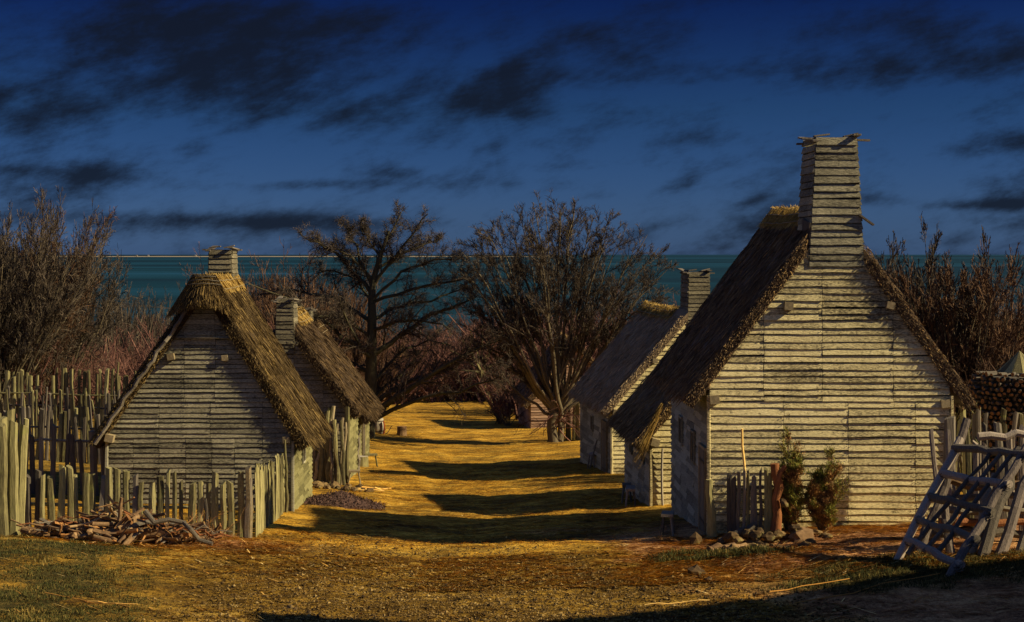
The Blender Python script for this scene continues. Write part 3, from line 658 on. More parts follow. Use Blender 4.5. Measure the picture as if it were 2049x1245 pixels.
# tall thin post at the low house, lintel and hood of the straw-roofed house
mb = MB(); stick(mb, (.32,-.10,-.1), (.30,-.12,1.75), .04, .035); mb.build('porch_post', 'pole_wood', R1b)
mb = MB(); hewn(mb, (1.50,-.10,5.02), (4.02,-.10,4.98), .17, .09, rz=0, wv=.008, jag=.01); mb.build('lintel', 'beam', L1)
def hood(h, rx, y0, zt, sl, sr, drop, mat):
    """straw drooping over the gable peak"""
    mb = MB(); n = 15; m2 = 8; V = []
    for lay in (0, 1):
        for i in range(n+1):
            a = -1+2*i/n; 
            for j in range(m2+1):
                f = j/m2
                z = zt - f*drop*(1+.38*a*a*1.9) ; half = (zt+.16-z)/((sl+sr)/2)+.10
                x = rx + a*half*(1 if f else .9); y = y0 - .34*math.sin(min(1,f*1.1)*1.3)*(1-.6*a*a) - (0 if lay else .0)
                off = .10 if lay else -.04
                V.append((x+a*off, y-off*(1-a*a), z+off*.8*(1-f)))
    s = (n+1)*(m2+1); f = []
    for i in range(n):
        for j in range(m2):
            a = i*(m2+1)+j; q = (a, a+m2+1, a+m2+2, a+1); f.append(q[::-1]); f.append(tuple(s+k for k in q))
        a = i*(m2+1)+m2; f.append((a, a+m2+1, s+a+m2+1, s+a))
    mb.add(V, f, .3)
    n = 8000; a = rng.uniform(-1.03,1.03,n); fr = rng.random(n)**.85
    z = zt-fr*drop*(1+.38*a*a*1.9); half = (zt+.16-z)/((sl+sr)/2)+.10
    Pp = np.stack([rx+a*(half+.10), y0-.30*np.sin(np.minimum(1,fr*1.1)*1.3)*(1-.6*a*a)-.10*(1-a*a)-.05, z+.1*(1-fr)+.02],1)
    D = np.stack([a*.55+rng.normal(0,.10,n), -.30*(1-a*a)+rng.normal(0,.1,n), np.full(n,-1.)],1)
    blades(mb, Pp, D, rng.uniform(.16,.34,n), rng.uniform(.6,1.5,n)*.015, np.clip(rng.normal(.58,.22,n),0,1))
    o = mb.build('thatch_hood', mat, h)
    mr = MB()
    for fz in (.12, .30, .48):
        pts = []
        for i in range(11):
            a_ = -1+2*i/10; z_ = zt-fz*drop*(1+.2*a_*a_); hf = (zt+.16-z_)/((sl+sr)/2)+.20
            pts.append((rx+a_*hf, y0-.30*math.sin(min(1,fz*1.1)*1.3)*(1-.6*a_*a_)-.20*(1-a_*a_*.8), z_+.12))
        tubes(mr, np.array([pts])+rng.normal(0,.008,(1,11,3)), np.full((1,11), .014), 5, [.2])
    mr.build('binding_rod', 'post_dark', o)
hood(L1, 2.82, -.03, 6.74, 1.45, 1.62, .58, 'thatch_mid')
# purlins and bark edging of the left rake
for k in range(7):
    f = k/6; mb = MB(); a = (-.30+f*2.3, -.26, 1.95+f*3.35); b2 = (-.30+(f+.17)*2.3+.02, -.26, 1.95+(f+.17)*3.35)
    stick(mb, a, b2, .06, .05, wob=.03); o = mb.build('rake_pole', 'post_dark', L1)
# straw bundle falling from the low house's eave
mb = MB(); n = 260; s = rng.random(n)
Pp = np.stack([-.20+s*.45+rng.normal(0,.03,n), -.38+rng.normal(0,.05,n), 1.9+s*1.2+rng.normal(0,.05,n)],1)
blades(mb, Pp, np.stack([-.6+rng.normal(0,.12,n), rng.normal(0,.1,n)-.1, np.full(n,-1.)],1), rng.uniform(.4,.9,n), .016, rng.uniform(.1,.8,n)); mb.build('straw_edge', 'thatch_gold', R1b)
# flashing at the foot of the tall chimney
mb = MB(); mb.box((3.62,-.05,7.28),(.42,.14,.04), Matrix.Rotation(.62,3,'Y')); mb.build('flashing_board','post_dark',R1); mb = MB(); mb.box((2.33,.35,7.02),(.05,.75,.5), Matrix.Rotation(.15,3,'X')); mb.build('flashing_board', 'post_dark', R1)

# ------------------------------------------------------------------ fences
def picket_fence(name, label, pts, spacing, w, h, mats=('post',), rails=(.35,.75), lean=.04, hv=.12, skip=0.0, cat='fence', d=None, railside=.09, jag=.05, railmat=None):
    """pts: ground path [(x,y)...]; each picket its own part"""
    root = empty(name, (pts[0][0], pts[0][1], float(gz(*pts[0]))), 0, label, cat)
    O = np.array(root.location)
    seg = [np.array(p) for p in pts]; 
    for a, b2 in zip(seg[:-1], seg[1:]):
        ln = np.linalg.norm(b2-a); n = max(1, int(ln/spacing)); dirv = (b2-a)/ln; rz = math.atan2(dirv[1], dirv[0])
        for i in range(n):
            if random.random() < skip: continue
            p = a+dirv*(i+.5+random.uniform(-.2,.2))*ln/n; z = float(gz(p[0], p[1]))
            hh = h*(1+random.uniform(-hv, hv)); ww = w*random.uniform(.65,1.3)
            mb = MB(); lx = random.gauss(0,lean)*hh
            hewn(mb, (p[0],p[1],z-.15), (p[0]+dirv[0]*lx,p[1]+dirv[1]*lx+random.gauss(0,.02),z+hh), ww, d or ww*.45, jag=jag, rz=rz, k=5)
            for v in mb.v: v -= O
            mb.build('picket', random.choice(mats), root)
        for r in rails:
            za, zb_ = float(gz(*a)), float(gz(*b2)); nrm = np.array((-dirv[1], dirv[0]))*railside
            mb = MB(); stick(mb, (a[0]+nrm[0],a[1]+nrm[1],za+h*r), (b2[0]+nrm[0],b2[1]+nrm[1],zb_+h*r+random.uniform(-.04,.04)), .045, .04, k=8, wob=.015)
            for v in mb.v: v -= O
            mb.build('rail', railmat or mats[0], root)
    return root
def xy(px, Y): return (PX(px,Y), Y)
picket_fence('picket_fence', 'low uneven picket fence running in front of the straw-roofed house behind the wood heap', [xy(48,33.9), xy(505,33.7)], .195, .155, 1.38, ('post','post','post','post_dark'), rails=(.45,), hv=.14, lean=.03)
picket_fence('picket_fence', 'tight picket fence running back from the corner post to the straw-roofed house', [xy(511,33.8), xy(566,40.2)], .17, .12, 1.55, ('post','post'), rails=(.3,.75), hv=.10)
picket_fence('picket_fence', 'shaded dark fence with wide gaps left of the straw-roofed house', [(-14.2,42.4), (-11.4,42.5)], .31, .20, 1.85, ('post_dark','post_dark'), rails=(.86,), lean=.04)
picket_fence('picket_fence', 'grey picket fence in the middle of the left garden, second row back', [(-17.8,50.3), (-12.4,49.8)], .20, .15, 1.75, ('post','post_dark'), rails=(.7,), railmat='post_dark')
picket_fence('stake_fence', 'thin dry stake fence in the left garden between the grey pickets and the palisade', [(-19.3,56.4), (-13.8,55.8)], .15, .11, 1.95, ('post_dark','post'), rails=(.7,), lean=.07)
picket_fence('palisade', 'tall lit palisade at the back of the left garden below the thicket', [(-22.8,64.6), (-20.6,64.4)], .20, .19, 2.35, ('post',), rails=(.62,), railside=-.12, hv=.08)
picket_fence('palisade', 'long lit palisade with a cross rail under the left thicket', [(-20.0,64.2), (-15.4,63.6)], .205, .19, 2.45, ('post','post'), rails=(.60,), railside=-.12, hv=.08)
picket_fence('picket_fence', 'grey board fence between the spreading bare tree and the grey-thatched house', [(3.8,76.6), (5.3,74.8)], .17, .17, 2.2, ('post','post'), rails=(.8,), hv=.06)
picket_fence('picket_fence', 'small tumbledown picket fence standing in front of the tall clapboard wall', [(5.36,32.35), (6.30,32.0)], .095, .105, 1.42, ('post_dark','post','post_dark'), rails=(.75,), lean=.015, hv=.08, jag=.07)
picket_fence('stake_fence', 'crowded stake fence behind the leaning pole rack', [(9.55,30.4), (13.6,30.2)], .15, .16, 2.2, ('post_dark','post_purple','post'), rails=(), lean=.06, hv=.10, jag=.1)
picket_fence('stake_fence', 'weathered stakes below the round wood stack right of the tall house', [(10.9,35.2), (15.4,34.6)], .17, .15, 2.3, ('post','post_dark'), rails=(.8,), lean=.06)
def lone(name, label, cat, base, top, w, d=None, mat='post', group=None, round_=False, k=6, jag=.05, wob=.03):
    mb = MB()
    if round_: stick(mb, base, top, w/2, (d or w)/2*.8, n=8, k=k, wob=wob)
    else: hewn(mb, base, top, w, d or w*.8, jag=jag, k=k)
    o = mb.build(name, mat, smooth=False); relocate(o, base); return tag(o, label, cat, group)
for i, (px, top, Y, w, tilt) in enumerate(((2,838,32.6,.30,.02),(16,822,33.0,.26,.05),(27,845,32.7,.24,.0),(38,852,33.1,.20,.08),(44,838,33.3,.12,.16),(-14,826,32.9,.3,0),(9,850,32.3,.2,-.03))):
    b2 = gp(px, Y, -.1)
    lone('palisade_post', ['thick mossy post with a blunt top at the left edge of the low fence','tallest mossy post of the cluster at the left edge','mossy post in the middle of the left edge cluster','slimmer mossy post on the fence side of the left cluster','thin leaning pole on the fence side of the left post cluster','mossy post cut by the left edge of the view','short mossy post in front of the left edge cluster'][i],
         'post', b2, (b2[0]+tilt, Y, PZ(top, Y)), w, mat='post')
b2 = gp(497,33.75,-.1); lone('fence_post', 'hewn square corner post of the low picket fence with a darker top', 'post', b2, (b2[0]+.02,33.75,PZ(936,33.75)), .17, .15, 'beam')
b2 = gp(413,32.7,-.1); lone('stake', 'thin broken stake standing in front of the low pickets beside the brushwood', 'stake', b2, (b2[0]-.02,32.7,PZ(1000,32.7)), .10, .08, 'post_dark')
b2 = gp(572,40.4,-.1); lone('pole', 'tall thin leaning pole by the gate at the corner of the straw-roofed house', 'pole', b2, (PX(570,40.2),40.2,PZ(880,40.2)), .09, .07, 'post', round_=True)
g = empty('gate', (PX(568,40.5),40.5,float(gz(PX(568,40.5),40.5))), R(97), 'narrow gate of horizontal boards beside the straw-roofed house corner', 'gate')
for k in range(5):
    mb = MB(); mb.box((.45,0,.22+k*.27),(.95,.03,.12)); mb.build('board','post',g)
for x in (0,.92):
    mb = MB(); hewn(mb,(x,.03,-.1),(x,.03,1.55),.09,.08); mb.build('stile','post',g)
b2 = gp(1427,32.4,-.1); lone('post', 'pale round post standing between the tall house door and its little picket fence', 'post', b2, (b2[0]-.09,32.4,PZ(960,32.4)), .24, .20, 'post', round_=True, wob=.015)
b2 = gp(1494,32.5,.5); lone('pole', 'pale thin pole sticking up slanting out of the little picket fence', 'pole', b2, (PX(1485,32.4),32.4,PZ(858,32.4)), .08, .06, 'straw', round_=True)
# crooked red post with a fork
root = empty('crooked_post', gp(1552,31.9,-.1), 0, 'crooked red-brown forked post at the end of the little picket fence', 'post'); O = np.array(root.location)
pts = [(1552,1062),(1556,1030),(1552,1000),(1560,975),(1552,950),(1550,928)]
mb = MB(); A = np.array([[ (PX(p,31.9), 31.9, PZ(y,31.9)) for p,y in pts]])-O; tubes(mb, A, np.array([[.13,.10,.09,.11,.10,.10]]), 8, [.5], cap=True); mb.build('trunk','post_red',root,smooth=True)
mb = MB(); A = np.array([[ (PX(p,31.85), 31.85, PZ(y,31.85)) for p,y in ((1556,962),(1562,945),(1572,932))]])-O; tubes(mb, A, np.array([[.06,.055,.05]]), 7, [.8], cap=True); mb.build('fork','post_red',root,smooth=True)
def rock(name, label, c, size, mat='stone', group=None, sq=.7, cat='stone', sub=2):
    import bmesh
    bm = bmesh.new(); bmesh.ops.create_icosphere(bm, subdivisions=sub, radius=1); o1 = random.uniform(0,50)
    for v in bm.verts:
        n = noise.noise(v.co*1.1+Vector((o1,0,0)))*.55+noise.noise(v.co*2.6+Vector((o1,0,0)))*.28
        v.co = v.co*(1+n)
    V = [tuple(v.co) for v in bm.verts]; f = [tuple(v.index for v in p.verts) for p in bm.faces]; bm.free()
    mb = MB(); s = np.array([size, size*random.uniform(.6,.95), size*sq]); a = random.uniform(0,6)
    V = np.array(V)*s; V = V @ np.array(Matrix.Rotation(a,3,'Z')).T; V[:,2] += size*sq*.55
    mb.add(V, f); o = mb.build(name, mat, smooth=False); o.location = c; return tag(o, label, cat, group)
o = rock('stone', 'round pale stone lodged against the crooked red post', (PX(1569,31.7),31.7,PZ(1012,31.7)), .13, sq=.8)
# stones by the tall house
for i in range(34):
    px = random.uniform(1432,1640); Y = 31.9-random.random()*1.3-(.5 if px < 1500 else 0)*random.random()
    s = random.uniform(.07,.17); rock('stone', 'tan field stone in the row along the foot of the little picket fence', gp(px,Y,-s*.25), s, group='stones along the little picket fence')
for i in range(16):
    px = random.uniform(1455,1600); Y = 31.75-random.random()*.35
    s = random.uniform(.10,.18); c = gp(px,Y,.10+.08*random.random()); rock('stone', 'tan field stone in the row along the foot of the little picket fence', c, s, group='stones along the little picket fence')
rock('boulder', 'largest brown boulder beside the juniper bushes below the tall wall', gp(1604,31.6,-.06), .34, 'split_grey', sq=.55)
rock('stone', 'yellowish flat stone right of the brown boulder', gp(1656,31.6,-.03), .16, sq=.5)
rock('stone', 'pointed pale stone at the corner of the shaded street wall near the bench', gp(1392,31.9,-.02), .20, sq=.9, sub=1)
for px, py, s, lab in ((1330,1163,.10,'lone stone in the street mud'),(788,1152,.0,'')): pass
for (px, Y, s, lab) in ((1418,27.2,.10,'small brown stone on the chip-covered yard below the grass tuft'),(580,25.2,.075,'small grey stone lying on the gravel at the left of the street'),(592,25.1,.05,'smaller grey stone beside another on the gravel'),(618,24.8,.06,'small orange stone on the foreground gravel'),(1395,28.0,.20,'half buried stone below the grass tuft')):
    rock('stone', lab, gp(px,Y,-s*.4), s)
# fallen logs near the stones
for i,(a,b3,r) in enumerate((((1418,30.6),(1470,30.9),.085),((1450,30.5),(1492,31.1),.08),((1440,31.6),(1512,32.0),.10))):
    z0 = gp(a[0],a[1],r*.8); z1 = gp(b3[0],b3[1],r*.8+(.25 if i == 2 else 0))
    lone('log', ['short tan log on the grass edge below the little picket fence','bent tan log behind another near the stones','dark log resting on the stones against the little picket fence'][i], 'log', z0, z1, r*2, mat='split_grey' if i<2 else 'post_dark', round_=True)

# ------------------------------------------------------------------ stools
def stool(loc, rz, L_, h, label, mat='post_dark', w=.28, group=None):
    o = empty('stool', loc, rz, label, 'stool', group)
    mb = MB(); hewn(mb, (-L_/2,0,h), (L_/2,0,h), .07, w, rz=math.pi/2*0, jag=.0, wv=.004, k=4)
    mb = MB(); mb.box((0,0,h),(L_,w,.07), Matrix.Rotation(random.uniform(-.03,.03),3,'Y')); mb.build('seat', mat, o)
    for sx in (-1,1):
        for sy in (-1,1):
            mb = MB(); stick(mb, (sx*L_*.34,sy*w*.28,h), (sx*(L_*.34+.09),sy*(w*.28+.07),-.04), .03, .026, k=3, wob=.004); mb.build('leg', mat, o)
    return o
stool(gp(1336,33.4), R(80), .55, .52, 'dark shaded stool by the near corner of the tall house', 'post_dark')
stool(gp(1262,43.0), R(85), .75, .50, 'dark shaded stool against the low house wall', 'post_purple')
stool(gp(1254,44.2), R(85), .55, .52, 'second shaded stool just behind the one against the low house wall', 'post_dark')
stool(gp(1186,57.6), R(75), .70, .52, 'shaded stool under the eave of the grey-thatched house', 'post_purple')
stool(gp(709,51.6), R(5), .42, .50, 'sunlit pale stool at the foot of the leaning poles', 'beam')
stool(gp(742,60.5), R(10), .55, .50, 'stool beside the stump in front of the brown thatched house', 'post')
a = gp(1180,57.2,0); lone('pole', 'thin pole leaning on the wall of the grey-thatched house', 'pole', a, (PX(1203,56.5)+.2,57.0,PZ(825,56.8)), .06, mat='post_dark', round_=True)

# ------------------------------------------------------------------ leaning poles by the second left house
for i in range(19):
    f = i/18; px = 621+f*68; Y = 51.7-.5*f+random.uniform(-.15,.15); b2 = gp(px, Y, -.05)
    top = (865,852,846,838,832,826,822,818,817,822,828,836,845,850,848,840,838,850,842)[i]+random.uniform(-4,4)
    r = random.uniform(.055,.10); lx = random.uniform(-.12,.16)+(.25*(1-f) if i < 9 else -.08)
    mb = MB(); stick(mb, b2, (b2[0]+lx, Y+.35, PZ(top,Y)), r, r*.8, n=7, k=7, wob=.03); o = mb.build('pole', random.choice(('post','post','beam')))
    relocate(o, b2); tag(o, 'barked pole in the row leaning upright against the shaded gable of the second left house', 'pole', 'poles leaning on the second left gable')
b2 = gp(692,51.9,-.1); lone('post', 'wide pale square post ending the row of leaning poles under the eave', 'post', b2, (b2[0],51.9,PZ(815,51.9)), .20, .18, 'post')
for i in range(12):
    px = 702+i*1.5; Y = 57+random.uniform(0,1.2); b2 = gp(px,Y,-.05); r = random.uniform(.04,.07)
    mb = MB(); stick(mb, b2, (b2[0]+random.uniform(-.08,.08),Y+.1,b2[2]+random.uniform(1.4,1.75)), r, r*.9, k=6, wob=.04); o = mb.build('pole','post_dark'); relocate(o,b2)
    tag(o, 'knobbly grey pole in the bundle between the second and third left houses', 'pole', 'poles bundled between two left houses')
for i in range(26):
    f = random.random(); px = 626+f*118; Y = 49.9+random.uniform(-.5,1.2)-f*.3; s = random.uniform(.06,.16)
    rock('stone', 'ochre stone in the scatter at the foot of the leaning poles', gp(px,Y,-s*.2), s, group='stones at the foot of the leaning poles')
rock('boulder', 'broad ochre boulder at the foot of the leaning poles', gp(668,50.2,-.03), .26, sq=.55)
rock('boulder', 'second ochre boulder nearest the straw-roofed house corner', gp(636,50.0,-.03), .22, sq=.7)
# heap of compost on the street
mb = MB(); n = 46; V = []; f = []
cx, cy = PX(688,44.3), 44.3
for j in range(n+1):
    for i in range(n+1):
        u, v = -1+2*i/n, -1+2*j/n; x, y = cx+u*1.35, cy+v*1.3; r2 = math.hypot(u, v)
        h_ = .40*max(0,1-r2)**.8*(1+.25*noise.noise(Vector((x*2,y*2,0))))+.05*noise.noise(Vector((x*9,y*9,0)))*(r2<1)
        V.append((x,y,float(gz(x,y))-.03+h_*(r2<1)-(.05 if r2>=1 else 0)))
for j in range(n):
    for i in range(n): a = j*(n+1)+i; f.append((a,a+1,a+n+2,a+n+1))
mb.add(V,f,.4); k = 1500; u = rng.uniform(-.95,.95,k); v = rng.uniform(-.95,.95,k); x = cx+u*1.35; y = cy+v*1.3
Pp = np.stack([x,y,gz(x,y)+.40*np.maximum(0,1-np.hypot(u,v))**.8],1); blades(mb,Pp,rng.normal(0,1,(k,3)),rng.uniform(.04,.12,k),.03,rng.random(k))
o = mb.build('compost_heap','manure'); relocate(o,(cx,cy,float(gz(cx,cy)))); tag(o,'low dark heap of compost on the sunlit street by the stones','heap')

# barrel, stumps
def stump(loc, r, h, label, topmat='split', side='post'):
    o = empty('stump', loc, 0, label, 'stump')
    mb = MB(); n = 14; V = []; 
    for z, q in ((-.05,1.06),(h*.5,1.0),(h,.97)):
        for i in range(n): a = i*2*math.pi/n; rr = r*q*(1+.05*math.sin(3*a+z)); V.append((rr*math.cos(a),rr*math.sin(a),z))
    mb.add(V,[(k*n+i,k*n+(i+1)%n,(k+1)*n+(i+1)%n,(k+1)*n+i) for k in range(2) for i in range(n)],.5); mb.build('trunk',side,o)
    mb = MB(); mb.add([(v[0],v[1],h) for v in V[2*n:]]+[(0,0,h+.006)],[(i,(i+1)%n,n) for i in range(n)],.7); mb.build('cut_face',topmat,o)
stump(gp(804,79.4), .27, .50, 'chopping block with a bright cut top standing alone in the sunlit street', side='split_grey')
stump(gp(724,60.2), .28, .42, 'stump used as a seat beside the stool near the third left house', side='post', topmat='pole_wood')
bar = empty('barrel', gp(757,79.6), 0, 'pale wooden barrel standing behind the larch trunk', 'barrel')
mb = MB(); n = 18; V = []
for k in range(7):
    f = k/6; rr = .27+.06*math.sin(f*math.pi)
    for i in range(n): a = i*2*math.pi/n; V.append((rr*math.cos(a)*(1+.01*(i%2)),rr*math.sin(a)*(1+.01*(i%2)),f*.85))
V.append((0,0,.82)); mb.add(V,[(k*n+i,k*n+(i+1)%n,(k+1)*n+(i+1)%n,(k+1)*n+i) for k in range(6) for i in range(n)]+[(6*n+i,6*n+(i+1)%n,7*n) for i in range(n)],.6); mb.build('staves','pole_wood',bar)
for z in (.15,.7):
    mb = MB(); rr = .27+.06*math.sin(z/.85*math.pi)+.006; V = [(rr*math.cos(a)*s_,rr*math.sin(a)*s_,z+dz) for s_,dz in ((1,-.03),(1,.03)) for a in [i*2*math.pi/n for i in range(n)]]
    mb.add(V,[(i,(i+1)%n,n+(i+1)%n,n+i) for i in range(n)],.5); mb.build('hoop','iron',bar)
rw = empty('plank', gp(768,79.3), R(20), 'red curved plank leaning against the pale barrel', 'plank')
mb = MB(); V = []
for k in range(8):
    f = k/7; x = .05*math.sin(f*math.pi); V += [(x-.04,-.07,f*.72),(x+.0,-.07,f*.72),(x+.0,.07,f*.72),(x-.04,.07,f*.72)]
mb.add(V,[(4*k+j,4*k+(j+1)%4,4*k+4+(j+1)%4,4*k+4+j) for k in range(7) for j in range(4)]+[(3,2,1,0),(28,29,30,31)],.5); mb.build('board','redpaint',rw)
for i in range(7):
    b2 = gp(752+i*3.2,79.0+random.random()*.6,.02); lone('branch','short dark branch dropped around the barrel and chopping block','branch',b2,(b2[0]+random.uniform(-.4,.4),b2[1]+random.uniform(-.3,.3),b2[2]+random.uniform(.05,.6)),.05,mat='post_dark',group='branches around the barrel',round_=True)
for i in range(3):
    b2 = gp(700+i*6,49.5+i*.3,.04); lone('stick','long pale stick lying on the street by the sunlit stool','stick',b2,(b2[0]+1.2,b2[1]+.3*i,float(gz(b2[0]+1.2,b2[1]+.3*i))+.05),.05,mat='straw',group='sticks lying by the sunlit stool',round_=True)

# ------------------------------------------------------------------ heap of split wood
def split_log(L_, r, mats, curve=0.0):
    """a split billet: bark arc on one side, split faces on the other; mesh along x"""
    mb = MB(); ang = random.choice((1.4,1.8,2.6,3.14)); na = 5; k = 4; V = []; 
    for j in range(k):
        f = j/(k-1); x = (f-.5)*L_; w = 1+random.uniform(-.1,.1); zo = curve*math.sin(f*math.pi)
        ring = [(0,-r*.35)] + [(r*w*math.sin(-ang/2+ang*i/na), r*w*math.cos(-ang/2+ang*i/na)-r*.45) for i in range(na+1)]
        V += [(x+random.uniform(-.01,.01), a, b3+zo) for a, b3 in ring]
    m = na+2; 
    for j in range(k-1):
        for i in range(m):
            q = (j*m+i, j*m+(i+1)%m, (j+1)*m+(i+1)%m, (j+1)*m+i)
            if i == 0: t0 = .8; mi_ = 1
            elif i == m-1: mi_ = 1
            else: mi_ = 0
            mb.f[4].append(np.array([q])+0); mb.mi[4].append(np.array([mi_]))
    for e in (0, k-1):
        fan = [e*m+i for i in range(m)]
        for i in range(1, m-1):
            q = (fan[0], fan[i], fan[i+1]) if e else (fan[0], fan[i+1], fan[i]); mb.f[3].append(np.array([q])); mb.mi[3].append(np.array([1]))
    mb.v.append(np.array(V)); mb.t.append(rng.random(len(V))*.3+random.random()*.7); mb.n = len(V)
    return mb
protos = []
for i in range(16):
    o = split_log(random.uniform(.35,1.15), random.uniform(.05,.115), None, random.uniform(-.03,.08)).build('split_log', [('post_dark','split_grey','split_grey')[i%3], ('split','split_grey','split','split_grey')[i%4]])
    protos.append(o)
def heap_h(px): return float(np.interp(px, [62,110,150,190,232,265,300,340,390,430], [.10,.25,.32,.52,.88,.66,.50,.38,.22,.06]))
cnt = 0
for i in range(270):
    px = random.uniform(68,425) if i > 60 else random.gauss(235,60); px = min(max(px,66),425); H = heap_h(px)
    v = random.uniform(-1,1); Y = 32.4+v*.85*(.5+H*.45); z = H*max(0,1-abs(v))**.7
    lay = random.choice((1,1,.75,.5)) if i > 40 else .3
    src = protos[i%16]; o = src if i < 16 else src.copy()
    if i >= 16: COL.objects.link(o)
    g_ = gp(px, Y); o.location = (g_[0], Y, g_[2]+.04+z*lay)
    sl_ = -.5 if px > 235 else .45
    o.rotation_euler = (random.uniform(-3.1,3.1), (-sl_*-1)*random.uniform(.1,.9)+random.gauss(0,.22), random.gauss(0,.55)+(0 if random.random()<.8 else 1.4))
    s = random.uniform(.65,1.0); o.scale = (s*1.1,s,s*.85); cnt += 1
    tag(o, 'split billet in the tumbled firewood heap before the low picket fence', 'firewood', 'split billets in the firewood heap')
# long branches across the heap and brushwood
def branch_thing(px0, Y0, z0, px1, Y1, z1, r, lab, mat, grp=None):
    a = gp(px0,Y0,z0); c = gp(px1,Y1,z1); lone('branch', lab, 'branch', a, c, r*2, mat=mat, round_=True, group=grp, k=7, wob=.05)
for i in range(34):
    p0 = random.uniform(80,370); branch_thing(p0, 31.7+random.random(), heap_h(p0)*.8+.05, p0+random.uniform(50,120)*random.choice((-1,1,1)), 31.8+random.random(), .1+random.random()*.3, random.uniform(.014,.036), 'long crooked branch lying across the firewood heap', random.choice(('post_dark','split_grey','post_red')), 'long branches on the firewood heap')
branch_thing(290,31.9,.75,425,31.7,.06,.06,'thick dark branch sloping down the right side of the firewood heap','post_dark')
lone('plank', 'bright orange split plank on the peak of the firewood heap', 'plank', gp(202,32.2,.80), gp(236,32.2,.90), .12, .05, 'split')
lone('plank', 'forked pale branch propped upright near the peak of the firewood heap', 'branch', gp(238,32.0,.5), gp(246,32.0,1.0), .09, .07, 'split_grey')
# ------------------------------------------------------------------ leaning pole rack
rk = empty('pole_rack', P(1830,1165,26.8), 0, 'big leaning rack of five rough rungs lashed between two long poles at the right', 'rack'); O = np.array(rk.location)
A0, A1 = np.array(P(1783,1138,27.6)), np.array(P(1922,878,29.1)); B0, B1 = np.array(P(1868,1200,26.0)), np.array(P(2056,892,27.6))
A0[2] -= .1; B0[2] -= .1
def part(root, name, mat, a, c, r, r1=None, n=8, k=7, wob=.02):
    mb = MB(); o_ = np.array(root.location); stick(mb, np.array(a)-o_, np.array(c)-o_, r, r1 or r*.9, n=n, k=k, wob=wob); return mb.build(name, mat, root, smooth=False)
part(rk,'side_pole','post_purple',A0,A1,.085,.08); part(rk,'side_pole','post_purple',B0,B1,.085,.08)
for f in (.235,.39,.56,.735,.93):
    a = A0+(A1-A0)*f; c = B0+(B1-B0)*(f+.02); d = (c-a); part(rk,'rung',random.choice(('post_dark','post','post_purple')),a-d*.05+np.array((0,-.09,0)),c+d*.04+np.array((0,-.09,0)),.085,.075)
for (u0,f0,u1,f1) in ((.05,.16,.50,.97),(.30,.22,.66,.95),(.52,.25,.80,.93)):
    a = A0+(A1-A0)*f0+((B0+(B1-B0)*f0)-(A0+(A1-A0)*f0))*u0; c = A0+(A1-A0)*f1+((B0+(B1-B0)*f1)-(A0+(A1-A0)*f1))*u1
    part(rk,'brace','post_dark',a+np.array((0,-.17,0)),c+np.array((0,-.17,0)),.05,.04)
for f in (.235,.39,.56,.735,.93):
    for e0,e1 in ((A0,A1),(B0,B1)):
        p = e0+(e1-e0)*f-O; mb = MB(); 
        for q in range(3): 
            th_ = np.linspace(0,2*math.pi,9); pts = np.stack([.10*np.cos(th_),.12*np.sin(th_)-.04,.02*(q-1)+.05*np.sin(th_+q)],1)+p; tubes(mb,pts[None],np.full((1,9),.012),4,[.2])
        mb.build('lashing','post_dark',rk)
# leaning props and horizontal logs behind the rack
for i,(px0,py0,Y0,px1,py1,Y1,r) in enumerate(((1840,1112,28.4,1935,840,29.6,.10),(1965,1140,27.8,2040,900,29.3,.12),(2000,1140,27.9,2100,840,29.6,.12),(2040,1138,27.9,2110,930,29.2,.12),(1905,1128,28.2,1880,960,29.6,.09),(1940,1128,28.0,1990,950,29.4,.09))):
    a = P(px0,py0,Y0); a = (a[0],a[1],float(gz(a[0],a[1]))-.08)
    lone('prop_pole', ['leaning prop pole behind the left side of the rack','thick leaning pole just right of the rack foot','second thick leaning pole right of the rack foot','thick leaning pole at the right edge of the view','short prop behind the rungs leaning left','short prop behind the rungs leaning right'][i], 'pole', a, P(px1,py1,Y1), r*2, mat=('post_purple','post_dark')[i%2], round_=True, k=7)
for i,(py,px0,px1) in enumerate(((968,1876,2100),(1022,1862,2110),(1066,1862,2110),(1098,1870,2110),(1122,1880,2110),(998,1880,2110),(1045,1880,2110))):
    Y = 29.35+.12*(i%2); a = P(px0,py,Y); c = P(px1,py+random.uniform(-6,6),Y+.1)
    lone('log', ['topmost','second','fourth','fifth','lowest','third','extra'][i] + ' horizontal log of the barrier behind the leaning rack' if i < 6 else 'dark horizontal log half hidden low behind the leaning rack', 'log', a, c, random.uniform(.15,.2), mat=('post_red','post_dark','post_dark')[i%3] if i != 0 else 'split_grey', round_=True, k=8)
a = P(1957,874,29.9); lone('log', 'long horizontal top log laid along the crowded stake fence', 'log', a, P(2120,864,29.9), .17, mat='post_purple', round_=True, k=7)
a = gp(1898,32.4,-.1); lone('post', 'thick squared post standing at the right corner of the tall house', 'post', a, (a[0]+.03,32.4,PZ(836,32.4)), .26, .2, 'post_dark')
